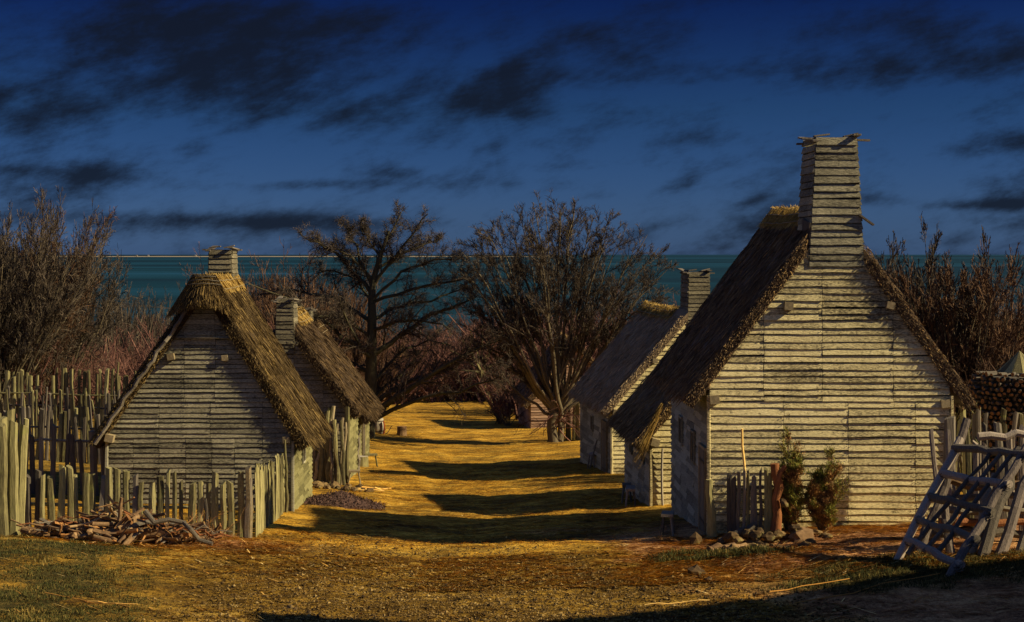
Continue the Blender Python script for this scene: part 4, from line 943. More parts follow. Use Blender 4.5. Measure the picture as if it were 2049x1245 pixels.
# ------------------------------------------------------------------ round wood stack with cone roof
cx, cy = PX(2040,42), 42.0; zg_ = float(gz(cx,cy)); rad = 1.5; top = PZ(745,42)-zg_
mb = MB(); n = 24; V = [(1.2*math.cos(i*2*math.pi/n)+0, 1.2*math.sin(i*2*math.pi/n), z) for z in (-.1, top-.15) for i in range(n)]
V.append((0,0,top)); mb.add(V,[(i,(i+1)%n,n+(i+1)%n,n+i) for i in range(n)]+[(n+i,n+(i+1)%n,2*n) for i in range(n)],.2)
o = mb.build('wood_stack_core','post_dark'); o.location = (cx,cy,zg_); tag(o,'dark inside of the round firewood stack at the right edge','wood stack')
cone = empty('cone_roof',(cx,cy,zg_+top+.02),0,'small striped conical board cap on top of the round firewood stack','roof')
mb = MB(); n = 14
for i in range(n):
    a0, a1 = i*2*math.pi/n+.02, (i+1)*2*math.pi/n-.02; 
    mb.add([(.62*math.cos(a0),.62*math.sin(a0),0),(.62*math.cos(a1),.62*math.sin(a1),0),(0,0,.62),(.62*math.cos(a0),.62*math.sin(a0),-.04),(.62*math.cos(a1),.62*math.sin(a1),-.04),(0,0,.57)],[(0,1,2),(3,5,4),(0,3,4,1),(0,2,5,3),(1,4,5,2)],.2 if i%2 else .9)
mb.build('cap_board','post',cone)
mb = MB(); nn = 9; V = [(0.0,.072*math.cos(i*2*math.pi/nn),.062*math.sin(i*2*math.pi/nn)) for i in range(nn)]+[(.4,.072*math.cos(i*2*math.pi/nn),.062*math.sin(i*2*math.pi/nn)) for i in range(nn)]
mb.add(V,[(i,(i+1)%nn,nn+(i+1)%nn,nn+i) for i in range(nn)],.2); mb.add(V[nn:],[tuple(range(nn))],.35,1); pl = [mb.build('stacked_log',['post_dark','split'])]
mb = MB(); V2 = [(x*1.0,y*.8,z*.7) for x,y,z in V]; mb.add(V2,[(i,(i+1)%nn,nn+(i+1)%nn,nn+i) for i in range(nn)],.4); mb.add(V2[nn:],[tuple(range(nn))],.3,1); pl.append(mb.build('stacked_log',['post_dark','split_grey']))
k = 0
for row in range(4,int(top/.135)+1):
    for i in range(56):
        a = (i+.5*(row%2))*2*math.pi/56+random.uniform(-.02,.02)
        if not (math.radians(178) < a % (2*math.pi) < math.radians(272)): continue
        src = pl[k%2] if k < 2 else pl[random.random()<.4]; o = src if k < 2 else src.copy()
        if o is not src: COL.objects.link(o)
        k += 1; rr = 1.12+random.uniform(-.05,.08)-max(0,(row*.135-top+.5))*.5
        o.location = (cx+rr*math.cos(a),cy+rr*math.sin(a),zg_+.1+row*.135+random.uniform(-.01,.01)); o.rotation_euler = (random.uniform(0,6),random.uniform(-.06,.06),a); s = random.uniform(.6,1.12); o.scale = (1,s,s*random.uniform(.7,1))
        tag(o,'orange-ended log in the round firewood stack at the right edge','log','logs of the round firewood stack')

# ------------------------------------------------------------------ bare trees
def unit(v): return v/(np.linalg.norm(v, axis=-1, keepdims=True)+1e-9)
def sprout(Pt, Rd, c, t0, t1, ratio, ang, angv, up, k=4, wander=.12, taper=.35, lens=None, rmin=.006, lfall=.5, rr=.6, flat=0, abslen=None):
    """children along each parent polyline"""
    B, kk, _ = Pt.shape
    t = rng.uniform(t0, t1, (B, c)); ft = t*(kk-1); i = np.minimum(ft.astype(int), kk-2); fr = (ft-i)[..., None]
    bi = np.arange(B)[:, None]
    p0 = Pt[bi, i]*(1-fr)+Pt[bi, i+1]*fr; d0 = unit(Pt[bi, i+1]-Pt[bi, i]); r0 = Rd[bi, i]*(1-fr[...,0])+Rd[bi, i+1]*fr[...,0]
    plen = np.linalg.norm(np.diff(Pt, axis=1), axis=2).sum(1)[:, None]
    L = plen*ratio*(1-lfall*t)*rng.uniform(.6, 1.25, t.shape)
    if abslen: L = rng.uniform(abslen[0], abslen[1], t.shape)*np.ones_like(L)
    rnd = rng.normal(size=p0.shape); perp = unit(rnd - (rnd*d0).sum(-1, keepdims=True)*d0)
    if flat: perp[..., 2] *= (1-flat); perp = unit(perp)
    a = rng.normal(ang, angv, t.shape)[..., None]
    d = unit(d0*np.cos(a)+perp*np.sin(a)+np.array([0,0,up]))
    n = B*c; p0 = p0.reshape(n,3); d = d.reshape(n,3); L = L.reshape(n); r0 = np.maximum(r0.reshape(n)*rr, rmin)
    return grow(p0, d, L, r0, k, wander, up*.5, taper, rmin)
def grow(p0, d, L, r0, k=4, wander=.12, up=.1, taper=.35, rmin=.006):
    n = len(p0); out = np.zeros((n,k,3)); out[:,0] = p0; step = (L/(k-1))[:,None]
    for i in range(1,k):
        out[:,i] = out[:,i-1]+d*step
        d = unit(d+rng.normal(0,wander,(n,3))+np.array([0,0,up]))
    R_ = np.maximum(r0[:,None]*np.linspace(1,taper,k)[None], rmin*.6)
    return out, R_
def smooth_poly(pts, k=9):
    pts = np.array(pts, float); t = np.linspace(0, len(pts)-1, k); out = np.zeros((k,3))
    for j in range(3): out[:,j] = np.interp(t, np.arange(len(pts)), pts[:,j])
    out[1:-1] = out[1:-1]*.5+.25*(out[:-2]+out[2:]); return out
def twig_blades(mb, Pt, Rd, w=1.7, tint=None):
    """last-order twigs as thin flat strips"""
    n, k, _ = Pt.shape; T = Pt[:,-1]-Pt[:,0]; s = unit(np.cross(T, rng.normal(size=(n,3))))
    V = []
    for i in range(k): V += [Pt[:,i]-s*Rd[:,i:i+1]*w*.5*2*.5, Pt[:,i]+s*Rd[:,i:i+1]*w*.5*2*.5]
    V = np.stack(V,1).reshape(-1,3); b = np.arange(n)[:,None]*2*k
    q = np.concatenate([b+np.array([[2*i,2*i+1,2*i+3,2*i+2]]) for i in range(k-1)])
    mb.add(V, q, np.repeat(rng.random(n) if tint is None else tint, 2*k))

# the spreading tree right of the street
TB = gp(1108,74.5,-.1); Yt = 74.5
tr = empty('bare_tree', TB, 0, 'wide spreading bare tree with many stems fanning up from one short leaning trunk', 'tree'); O = np.array(tr.location)
def W2(px, py, dy=0.0): return np.array((PX(px,Yt+dy), Yt+dy, PZ(py,Yt+dy)))
mbt = MB()
trunk = smooth_poly([W2(1110,892),W2(1104,862),W2(1104,842),W2(1112,822)], 7); trunk2 = smooth_poly([W2(1118,888),W2(1124,862),W2(1120,842),W2(1116,822)], 7)
tubes(mbt, trunk[None]-O, np.array([[.36,.31,.28,.27,.27,.28,.28]]), 10, [.5]); tubes(mbt, trunk2[None]-O, np.array([[.24,.19,.17,.16,.16,.16,.15]]), 9, [.6])
tips = [(915,580),(905,520),(935,480),(965,455),(1295,470),(1345,520),(1348,575),(1310,650),(1330,620),(1060,430),(1220,430),(1150,400),(910,640),(935,720),(922,545),(925,505),(955,478),(985,455),(1010,440),(1040,425),(1070,415),(1092,402),(1120,418),(1150,420),(1185,440),(1215,462),(1250,470),(1285,492),(1318,496),(1335,540),(1330,590),(1290,640),(940,610),(950,690),(1000,700),(1240,720),(1060,470),(1135,460),(1000,520),(1210,540),(1165,520),(975,565),(1270,560),(1100,440),(1080,520),(1180,480),(1030,480),(1045,600),(1180,620)]
stems = []
for i,(px,py) in enumerate(tips):
    dy = random.uniform(-3.6,3.6)*(1-abs(px-1115)/420); base = W2(1114+random.uniform(-10,12), 828+random.uniform(-8,6), random.uniform(-.15,.15)); tip = W2(px,py,dy)
    mid = base+(tip-base)*np.array([.40,.5,.50])+np.array([(px-1115)*.003,0,(.5 if py<600 else .3)]); q1 = base+(tip-base)*np.array([.22,.25,.20]); q3 = base+(tip-base)*np.array([.72,.78,.80])
    s = smooth_poly([base,q1,mid,q3,tip],10); s[1:-1] += rng.normal(0,.07,(8,3)); stems.append(s)
S = np.array(stems)-O; SR = np.linspace(1,.12,10)[None]*rng.uniform(.07,.125,(len(S),1)); tubes(mbt, S, SR, 7)
tk = mbt.build('trunk','bark',tr,smooth=True)
l1,r1 = sprout(S,SR,14,.35,.95,.34,.6,.15,.06,k=6,wander=.10,rmin=.016,rr=.5,lfall=.75)
l2,r2 = sprout(l1,r1,9,.15,1,.42,.65,.2,.10,k=5,wander=.12,rmin=.013,rr=.55)
l3,r3 = sprout(l2,r2,5,.2,1,.5,.6,.2,.14,k=4,wander=.14,rmin=.008,rr=.6)
l4,r4 = sprout(l3,r3,2,.3,1,.5,.6,.2,.1,k=3,wander=.16,rmin=.008,rr=.7,abslen=(.08,.22))
mb = MB(); tubes(mb,l1,r1,5); tubes(mb,l2,r2,3); twig_blades(mb,l3,r3,2.0); twig_blades(mb,l4,r4,2.0); mb.build('crown','twig',tr)
mb = MB(); e = l3[:,-1]; blades(mb, e, rng.normal(0,1,e.shape)+np.array([0,0,.8]), rng.uniform(.02,.05,len(e)), .014, rng.random(len(e))); mb.build('bud','twig',tr)
# low thorny suckers round its trunk
mb = MB(); base = np.array([W2(1114,840)-O+rng.normal(0,.25,3) for _ in range(26)]); d = unit(rng.normal(0,1,(26,3))*np.array([1,1,.45])+np.array([0,0,.1]))
s0,q0 = grow(base,d,rng.uniform(1,2.6,26),np.full(26,.03),6,.22,.02); c1,x1 = sprout(s0,q0,6,.3,1,.4,.7,.2,.0,rmin=.012); tubes(mb,s0,q0,5); tubes(mb,c1,x1,3); mb.build('sucker','twig_red',tr)

# the larch on the left of the street
Yt = 75.0; LB = gp(737,75,-.1)
la = empty('larch_tree', LB, 0, 'dark larch with long level limbs reaching right over the street', 'tree'); O = np.array(la.location)
mbt = MB()
tk_ = smooth_poly([W2(736,874),W2(738,820),W2(744,750),W2(742,690),W2(746,630),W2(742,590),W2(750,545),W2(766,500),W2(778,462)],16)
tubes(mbt, tk_[None]-O, np.array([np.linspace(.40,.07,16)]), 10, [.5])
def limb(pts, r0, dy=0, n=10):
    q = [W2(x,y,dy*i/(len(pts)-1)) for i,(x,y) in enumerate(pts)]; s = smooth_poly(q,n)-O; s[1:-1] += rng.normal(0,.06,(n-2,3)); return s, np.linspace(r0,.03,n)
LM = [([(741,828),(775,806),(820,775),(858,755),(905,722),(960,695),(1000,680)],.20,-2),([(741,845),(780,820),(830,800),(900,790),(960,770),(1010,745)],.14,-3),([(741,815),(800,772),(850,752),(900,742),(950,705)],.15,2),([(743,712),(780,695),(822,655),(870,625),(930,608),(960,590)],.17,1),
 ([(743,700),(705,690),(672,668),(640,628),(575,595),(498,568)],.15,-1.5),([(745,590),(705,545),(682,512),(645,490),(602,470)],.12,1),([(748,570),(785,520),(822,478),(856,428)],.10,-.8),([(748,560),(760,505),(785,460),(803,424)],.10,.8),([(745,605),(800,585),(860,570),(925,560),(945,545)],.10,-1.5),
 ([(746,585),(722,520),(705,480),(690,452)],.09,-.5),([(743,745),(700,728),(655,700),(610,670),(560,650)],.13,2),([(744,645),(700,605),(640,585),(560,580),(520,590)],.12,.8),([(744,640),(800,612),(860,600),(935,575)],.11,2.2),([(743,680),(700,640),(650,630),(590,640)],.1,-2.6),([(743,660),(790,640),(850,640),(900,660)],.1,-2.8),
 ([(742,760),(770,745),(800,700),(850,680),(900,690)],.10,2.5),([(746,560),(700,510),(660,500),(625,480)],.08,-1.2),([(752,540),(800,510),(850,490),(880,480)],.08,1.5),([(745,620),(720,560),(665,540),(640,540)],.08,2),([(746,600),(790,550),(830,530),(890,520),(925,515)],.09,-1.4),([(742,790),(700,770),(660,745),(640,730)],.10,-2.4),([(741,800),(760,780),(800,755),(840,700)],.10,3.2),([(760,510),(740,480),(722,460),(728,440)],.06,0),([(742,720),(725,700),(690,640),(680,600)],.1,-3)]
S = []; SR = []
for pts, r0, dy in LM: s, r_ = limb(pts, r0, dy); S.append(s); SR.append(r_)
S = np.array(S); SR = np.array(SR); tubes(mbt, S, SR, 7); mbt.build('trunk','bark_green',la,smooth=True)
l1,r1 = sprout(S,SR,26,.12,1,.27,.8,.25,.10,k=6,wander=.16,rmin=.015,rr=.4,lfall=.45)
l2,r2 = sprout(l1,r1,11,.1,1,.42,.9,.25,.06,k=4,wander=.2,rmin=.011,rr=.55)
l3,r3 = sprout(l2,r2,6,.1,1,.4,1.0,.25,.05,k=3,wander=.2,rmin=.007,rr=.5,abslen=(.10,.38))
l4,r4 = sprout(l1,r1,10,.05,1,.4,1.2,.25,.05,k=3,wander=.2,rmin=.009,rr=.5,abslen=(.05,.2))
mb = MB(); tubes(mb,l1,r1,4); tubes(mb,l2,r2,3); twig_blades(mb,l3,r3,2.0); twig_blades(mb,l4,r4,2.0); mb.build('crown','twig',la)

# small leaning tree farther down
Yt = 104.0; st = empty('bare_tree', gp(988,104,-.1), 0, 'small leaning crooked tree at the far end of the street', 'tree'); O = np.array(st.location)
mbt = MB(); s = smooth_poly([W2(992,818),W2(975,795),W2(966,770),W2(962,740)],7)-O; tubes(mbt,s[None],np.array([np.linspace(.26,.15,7)]),8,[.6]); 
tips = [(900,700),(925,680),(940,660),(965,650),(1000,670),(1040,700),(1060,760),(1020,790),(900,740),(980,690)]
S = np.array([smooth_poly([W2(964,745)-O, W2(964+(px-964)*.5,745+(py-745)*.6,random.uniform(-1,1))-O, W2(px,py,random.uniform(-2,2))-O],7) for px,py in tips]); SR = np.linspace(.09,.03,7)[None]*np.ones((len(S),1)); tubes(mbt,S,SR,5); mbt.build('trunk','post',st)
l1,r1 = sprout(S,SR,10,.2,1,.5,.6,.2,.02,k=5,wander=.15,rmin=.02); l2,r2 = sprout(l1,r1,8,.2,1,.5,.7,.2,.0,k=3,wander=.2,rmin=.014); mb = MB(); tubes(mb,l1,r1,3); twig_blades(mb,l2,r2,2); mb.build('crown','twig_red',st)

# many-stemmed shrubs: a template in unit height, returned as arrays
def shrub_arrays(nst=12, spread=.55, c=(6,6,4), wander=.10, up=.16, rw=1.0, low=.15):
    base = rng.normal(0,.05,(nst,3)); base[:,2] = 0
    a = rng.uniform(0,2*math.pi,nst); sp = rng.uniform(.1,1,nst)*spread
    d = unit(np.stack([np.cos(a)*sp, np.sin(a)*sp, np.ones(nst)],1)); L = rng.uniform(.70,.95,nst)/np.maximum(.8,d[:,2])
    s0 = grow(base,d,L,np.full(nst,.018*rw),7,wander*.6,.05,.2,.003); s1 = sprout(s0[0],s0[1],c[0],low,1,.42,.55,.18,up,k=5,wander=wander,rmin=.0022*rw,rr=.5)
    s2 = sprout(s1[0],s1[1],c[1],.1,1,.5,.6,.2,up,k=4,wander=wander*1.3,rmin=.0015*rw,rr=.55); s3 = sprout(s2[0],s2[1],c[2],.2,1,.55,.6,.2,up,k=3,wander=wander*1.5,rmin=.0012*rw,rr=.7)
    return s0,s1,s2,s3
def shrub_mb(mb, arrs, loc, H, Wd, rz, rs=1.0, tb=None):
    c, s_ = math.cos(rz), math.sin(rz); Mx = np.array([[c*Wd,-s_*Wd,0],[s_*Wd,c*Wd,0],[0,0,H]]); loc = np.array(loc)
    for i,(Pp,Rr) in enumerate(arrs):
        Q = Pp @ Mx.T + loc; R2 = Rr*H*rs
        tt = None if tb is None else np.clip(tb+rng.normal(0,.22,len(Q)),0,1)
        if i < 2: tubes(mb,Q,R2,4 if i == 0 else 3,tt)
        else: twig_blades(mb,Q,R2,2.0,tt)
TPL = [shrub_arrays(random.choice((9,12,14)), random.choice((.5,.7,.9))) for _ in range(7)]
TPLd = [shrub_arrays(10,.8,(6,5,3),wander=.2,up=.03) for _ in range(5)]
def scrub(name, label, mat, spots, tpl, cat='undergrowth'):
    mb = MB()
    for (x, y, H, Wd) in spots: shrub_mb(mb, random.choice(tpl), (x,y,float(gz(x,y))-.2), H, Wd, random.uniform(0,6.28), rs=random.uniform(.9,1.3), tb=random.uniform(.25,.7))
    o = mb.build(name, mat); return tag(o, label, cat, kind='stuff')
def band(px0, px1, n, Y0, Y1, tops, wf=.9, jit=.12):
    out = []
    for i in range(n):
        px = px0+(px1-px0)*(i+random.random())/n; Y = random.uniform(Y0,Y1); x = PX(px,Y); top_ = PZ(np.interp(px,[a for a,b in tops],[b for a,b in tops]),Y)
        H = max(1.6,(top_-float(gz(x,Y)))*random.uniform(1-jit*1.6,1+jit*.3)); out.append((x,Y,H,H*wf*random.uniform(.8,1.3)))
    return out
scrub('thicket','dense red-brown thicket filling the left middle distance behind the palisades','twig_red', band(-40,600,34,70,92,[(0,640),(150,655),(350,690),(600,640)],1.1)+band(-40,600,26,90,112,[(0,590),(170,650),(350,640),(600,600)],1.0), TPLd)
scrub('thicket','grey bare thicket with upright tips against the bay on the left','twig', band(150,560,30,115,150,[(150,615),(215,580),(260,590),(350,612),(480,600),(560,590)],.7), TPL)
scrub('thicket','dark bare thicket against the bay between the chimney and the larch','twig_rust', band(480,700,22,100,125,[(480,600),(540,548),(600,530),(640,545),(700,590)],.8)+band(500,740,16,82,96,[(500,660),(740,640)],1.0), TPL)
scrub('thicket','reddish bare thicket closing the far end of the street','twig_red', band(640,1060,44,138,170,[(640,640),(760,640),(900,640),(1060,640)],1.1)+band(690,960,22,122,136,[(690,690),(900,690),(960,700)],1.2), TPLd)
scrub('thicket','red-brown thicket behind the spreading bare tree and the grey-thatched house','twig_red', band(960,1420,34,118,150,[(960,620),(1100,590),(1300,600),(1420,640)],1.0)+band(1000,1300,20,96,112,[(1000,700),(1100,660),(1300,650)],1.1), TPLd+TPL)
scrub('thicket','rust-brown thicket behind the right end of the tall house roof','twig_rust', band(1780,2260,26,52,64,[(1780,640),(1900,600),(2049,590),(2260,560)],1.3)+band(1900,2200,12,45,49,[(1900,720),(2200,640)],1.3), TPL+TPLd)
scrub('thicket','dark distant thicket on the slope down to the bay','twig', band(-300,2600,60,180,260,[(-300,610),(2600,620)],1.4), TPLd)
def tree_thing(name, label, px, Y, pytop, Wf, nst, mat, cc=(8,7,5), spread=.6, up=.16, group=None, wander=.10, rs=.9):
    c = gp(px,Y,-.15); H = (PZ(pytop,Y)-c[2])*.82; r = empty(name, c, 0, label, 'tree' if 'tree' in name else 'shrub', group)
    arrs = shrub_arrays(nst, spread, cc, wander=wander, up=up, low=.22); m0 = MB(); m1 = MB(); 
    Mx = np.diag([H*Wf,H*Wf,H])
    for i,(Pp,Rr) in enumerate(arrs):
        Q = Pp @ Mx; R2 = Rr*H*rs
        if i == 0: tubes(m0,Q,R2,6)
        elif i == 1: tubes(m1,Q,np.maximum(R2,.012),3)
        else: twig_blades(m1,Q,np.maximum(R2,.009),2.0)
    m0.build('trunk','bark',r); m1.build('crown',mat,r); return r
tree_thing('bare_tree','tallest bushy bare tree rising at the left edge of the view',-5,69,352,.66,46,'twig',(12,9,9),spread=1.0,rs=.45,up=.06,wander=.13)
tree_thing('bare_tree','bare tree with the rounded top right of the tallest one at the left edge',92,74,440,.66,42,'twig',(12,9,9),spread=1.05,rs=.45,up=.06,wander=.13)
tree_thing('bare_tree','smaller bare tree ending the left clump over the water',38,72,405,.64,36,'twig_rust',(11,9,9),spread=1.0,rs=.45,up=.06,wander=.13)
tree_thing('bare_tree','feathery bare tree with dark buds rising just right of the tall house roof',1835,50,425,.55,38,'twig',(11,9,8),spread=.9,rs=.45,up=.08,wander=.12)
tree_thing('bare_tree','bare tree with upright twigs behind the thatch at the middle of the right clump',1920,49,452,.58,36,'twig_rust',(11,9,8),spread=.95,rs=.45,up=.08,wander=.12)
tree_thing('bare_tree','leafless tree at the outer side of the right clump over the water',1985,52,515,.6,26,'twig_rust',(10,8,5),spread=.95,rs=.45,up=.08,wander=.12)
tree_thing('bare_tree','thin bare sapling against the bay left of the chimney',234,108,578,.45,9,'twig',(7,6,4))
tree_thing('bare_shrub','dead pale shrub in front of the round wood stack',1945,38.5,760,.8,12,'post',(4,3,2),spread=.8)
for px,Y,pt in ((1000,92,765),(1018,90,785),(1010,97,750)):
    tree_thing('bare_shrub','low tangled shrub left of the spreading tree beside the brown boarded house',px,Y,pt,1.4,12,'twig_red',(6,5,3),spread=.9,group='tangled shrubs by the brown boarded house')
# junipers
def juniper(label, px, Y, pytop, wpx, n):
    c = gp(px,Y,-.08); H = PZ(pytop,Y)-c[2]; Wd = wpx*Y/F/2; r = empty('juniper_bush', c, 0, label, 'bush')
    m0 = MB(); k = 6; base = rng.normal(0,.06,(k,3)); base[:,2]=0; a = rng.uniform(0,6.28,k); d = unit(np.stack([np.cos(a)*.42,np.sin(a)*.42,np.ones(k)],1)); d[0] = (0,0,1)
    L = rng.uniform(.45,.8,k)*H; L[0] = H; s0,q0 = grow(base,d,L,np.full(k,.028),8,.08,.06,.25); tubes(m0,s0,q0,6)
    s1,q1 = sprout(s0,q0,18,.03,.96,.50,.85,.18,.22,k=6,wander=.12,rmin=.006,lfall=.82); s1[...,0] *= Wd/(.52*H); tubes(m0,s1,q1,4); m0.build('trunk','bark',r)
    s2,q2 = sprout(s1,q1,12,.1,1,.55,.7,.2,.22,k=4,wander=.15,rmin=.004)
    m1 = MB(); m2 = MB()
    for S_,cnt,lo in ((s1,34,.15),(s2,22,.1)):
        B,kk,_ = S_.shape; t = rng.uniform(lo,1,(B,cnt))*(kk-1); i = np.minimum(t.astype(int),kk-2); fr = (t-i)[...,None]; bi = np.arange(B)[:,None]
        p = (S_[bi,i]*(1-fr)+S_[bi,i+1]*fr).reshape(-1,3); dd = np.repeat(unit(S_[:,-1]-S_[:,0])[:,None],cnt,1).reshape(-1,3)
        nz = np.array([noise.noise(Vector(q_)*2.6+Vector((px,0,0))) for q_ in p]); red = (nz > .08) | (rng.random(len(p)) < .14)
        thin = (p[:,2]/H > .78) & (rng.random(len(p)) < .75)
        p = p+rng.normal(0,.025,p.shape); dv = dd+rng.normal(0,.55,p.shape)+np.array([0,0,.25])
        for mm, sel in ((m1,~red & ~thin),(m2,red & ~thin)):
            blades(mm,p[sel],dv[sel],rng.uniform(.03,.085,sel.sum()),.014,rng.random(sel.sum()))
    tubes(m2,s2,q2,3); m1.build('foliage','cedar',r); m2.build('bronzed_foliage','cedar_red',r)
juniper('taller left juniper bush with a thin pointed top against the tall clapboard wall',1580,32.35,866,140,0)
juniper('shorter bushy juniper with bronze tips right of the taller one',1650,32.3,893,108,0)

# utility poles
def upole(px, Y, pt, lab, arm=True):
    c = gp(px,Y,-.3); o = empty('utility_pole', c, 0, lab, 'pole'); H = PZ(pt,Y)-c[2]
    mb = MB(); stick(mb,(0,0,0),(0,0,H),.16,.11,n=8,wob=.01); mb.build('mast','pole_wood',o)
    if arm: mb = MB(); mb.box((.25,0,H-.25),(2.2,.14,.13)); mb.build('crossarm','pole_wood',o)
    if arm:
        mb = MB(); stick(mb,(-.3,0,H-3.6),(-3.4,-.2,H-2.1),.09,.07,n=6); mb.build('lamp_arm','pole_wood',o)
    return c, H
c1,H1 = upole(158,128,593,'pale utility pole with a crossarm standing among the left thicket'); c2,H2 = upole(841,176,652,'thin pale pole far beyond the end of the street',False)
for dx in (-.6,.9):
    a = np.array((c1[0]+dx,c1[1],c1[2]+H1-.15)); e = np.array((PX(640,170),170.,PZ(606,170))); tt = np.linspace(0,1,14)[:,None]; p = a+(e-a)*tt; p[:,2] -= 4*1.0*(tt[:,0]*(1-tt[:,0]))
    mb = MB(); tubes(mb,p[None],np.full((1,14),.02),4,[.5]); tag(mb.build('power_line','iron'),'thin overhead wire running right from the pale utility pole','wire','wires from the utility pole')
lone('pole','thin straight pole standing out above the long palisade','pole',gp(236,63.4,0),(PX(237,63.4),63.4,PZ(725,63.4)),.10,mat='post',round_=True)
lone('brace','slanting brace leaning against the palisade by its dark gap','brace',gp(84,62.5,0),(PX(62,63.6),63.6,PZ(775,63.6)),.14,mat='post',round_=True)

# ------------------------------------------------------------------ litter, gravel, grass
def scatter(n, x0, x1, y0, y1, f):
    x = rng.uniform(x0,x1,n); y = y0+(y1-y0)*rng.random(n)**1.25; p = f(x,y); k = rng.random(n) < p; return x[k], y[k]
def wobn(x,y): return np.array([noise.fractal(Vector((a*.45,b*.45,9)),.8,2.1,4) for a,b in zip(x,y)])
x,y = scatter(42000,-6.5,6.5,23.2,35,lambda x,y: np.clip((36-y)/8,0.15,1)*np.clip((x+6.5)/2.5,0,1)*np.clip((7-x-(y-24)*.55)/2,0,1))
n = len(x); s = rng.lognormal(-4.2,.45,n); s = np.clip(s,.008,.05); z = gz(x,y)
oct_ = np.array([(1,0,0),(0,1,0),(-1,0,0),(0,-1,0),(0,0,.7),(0,0,-.7)]); V = oct_[None]*s[:,None,None]*rng.uniform(.65,1.35,(n,6,3)); a = rng.uniform(0,6.28,n); c_,s_ = np.cos(a)[:,None],np.sin(a)[:,None]
V = np.stack([V[...,0]*c_-V[...,1]*s_, V[...,0]*s_+V[...,1]*c_, V[...,2]],-1)+np.stack([x,y,z+s*.35],1)[:,None]
fo = np.array([(0,1,4),(1,2,4),(2,3,4),(3,0,4),(1,0,5),(2,1,5),(3,2,5),(0,3,5)]); mb = MB(); mb.add(V.reshape(-1,3),(np.arange(n)[:,None,None]*6+fo[None]).reshape(-1,3),np.repeat(rng.random(n),6))
tag(mb.build('gravel','gravel'),'loose gravel over the foreground of the street','gravel',kind='stuff')
def straw_stuff(name,label,regions,mat,L=(.12,.5),w=.014,lift=.012):
    mb = MB()
    for (n,x0,x1,y0,y1,f) in regions:
        x,y = scatter(n,x0,x1,y0,y1,f); n = len(x); a = rng.normal(0,.32,n)+np.where(rng.random(n)<.5,0,math.pi); ln = rng.uniform(L[0],L[1],n)*rng.uniform(.4,1,n)
        z = gz(x,y)+lift+rng.random(n)*.02; e = np.stack([x+np.cos(a)*ln,y+np.sin(a)*ln],1); ze = gz(e[:,0],e[:,1])+lift+rng.random(n)*.05; D = np.stack([e[:,0]-x,e[:,1]-y,ze-z],1)
        blades(mb,np.stack([x,y,z],1),D,np.linalg.norm(D,axis=1),rng.uniform(.5,1.6,n)*w,rng.random(n),side=np.cross(D,np.array([0,.35,1.]))+rng.normal(0,.01,D.shape))
    return tag(mb.build(name,mat),label,'straw',kind='stuff')
one = lambda x,y: np.ones_like(x)
straw_stuff('loose_straw','orange straw and chips scattered across the yard before the tall house',[(5200,2.5,10.5,27.0,33,one),(2600,-1.5,5,27.0,31.5,one),(1500,3,7,28,31,one),(1800,3.8,10.5,31.8,33.0,one)],'straw',(.08,.6),.026)
straw_stuff('loose_straw','orange straw strewn round the firewood heap and fence corner',[(1500,-10.5,-4.4,31.0,33.4,one),(900,-6.3,-3.4,31.6,36.5,lambda x,y: np.clip(1.2-np.abs(x+5.2-(y-33)*.08),0,1)),(2600,-7.5,1.5,27.5,31.5,lambda x,y: np.clip(1.3-np.abs(y-30.2)*.45,0,1))],'straw',(.10,.65),.026)
straw_stuff('loose_straw','fine straw bits littering the length of the sunlit street',[(8200,-5,4.5,33,60,one),(3600,-6,3.5,60,110,one),(1800,-6,5,24,33,one)],'straw',(.06,.42),.024)
straw_stuff('loose_straw','fine straw bits lying in the grass banks',[(700,-11,-4,24,31,one),(1100,3,11,24,28.2,one)],'straw',(.1,.7),.024)
for i,(p,q_) in enumerate((((90,25.4),(260,24.6)),((175,24.9),(275,24.85)),((1290,25.3),(1420,25.4)),((1540,25.9),(1700,26.4)),((1590,25.2),(1880,26.3)))):
    a = gp(p[0],p[1],.05); c = gp(q_[0],q_[1],.06)
    lone('dry_stalk',['long bright dry stalk lying slanted in the left foreground grass','shorter dry stalk crossing the long one in the left grass','dry stalk on the ground in front of the right grass bank','dry stalk below the rack on the right grass bank','long dry stalk running up the right bank toward the rack foot'][i],'stalk',a,c,.02,mat='straw',round_=True,k=6,wob=.02)
def grass_stuff(label,n,x0,x1,y0,y1,thr,H=(.05,.14),base=None):
    x,y = scatter(n,x0,x1,y0,y1,one); w = wobn(x,y); g_,_,_ = gmask(x,y,w); k = (g_ > thr*rng.uniform(.7,1.3,len(x))); x,y = x[k],y[k]; n = len(x)
    D = np.stack([rng.normal(0,.45,n),rng.normal(0,.45,n),np.ones(n)],1); L_ = rng.uniform(H[0],H[1],n); mb = MB()
    cl = np.array([noise.noise(Vector((a*1.6,b3*1.6,2))) for a,b3 in zip(x,y)])
    blades(mb,np.stack([x,y,gz(x,y)-.01],1),D,L_*(1+cl),.014,np.clip(.45+cl*.6+rng.normal(0,.2,n),0,1)); return tag(mb.build('grass','grass'),label,'grass',kind='stuff')
grass_stuff('short dark grass over the slope at the lower left corner',60000,-12.5,-3.5,23.2,33.0,.55,(.025,.075))
grass_stuff('short green grass along the crest of the right foreground bank',34000,3.6,12.5,24.6,28.6,.5,(.03,.09))
grass_stuff('green grass tuft below the little picket fence',16000,2.6,7,29,31.2,.5,(.05,.13))
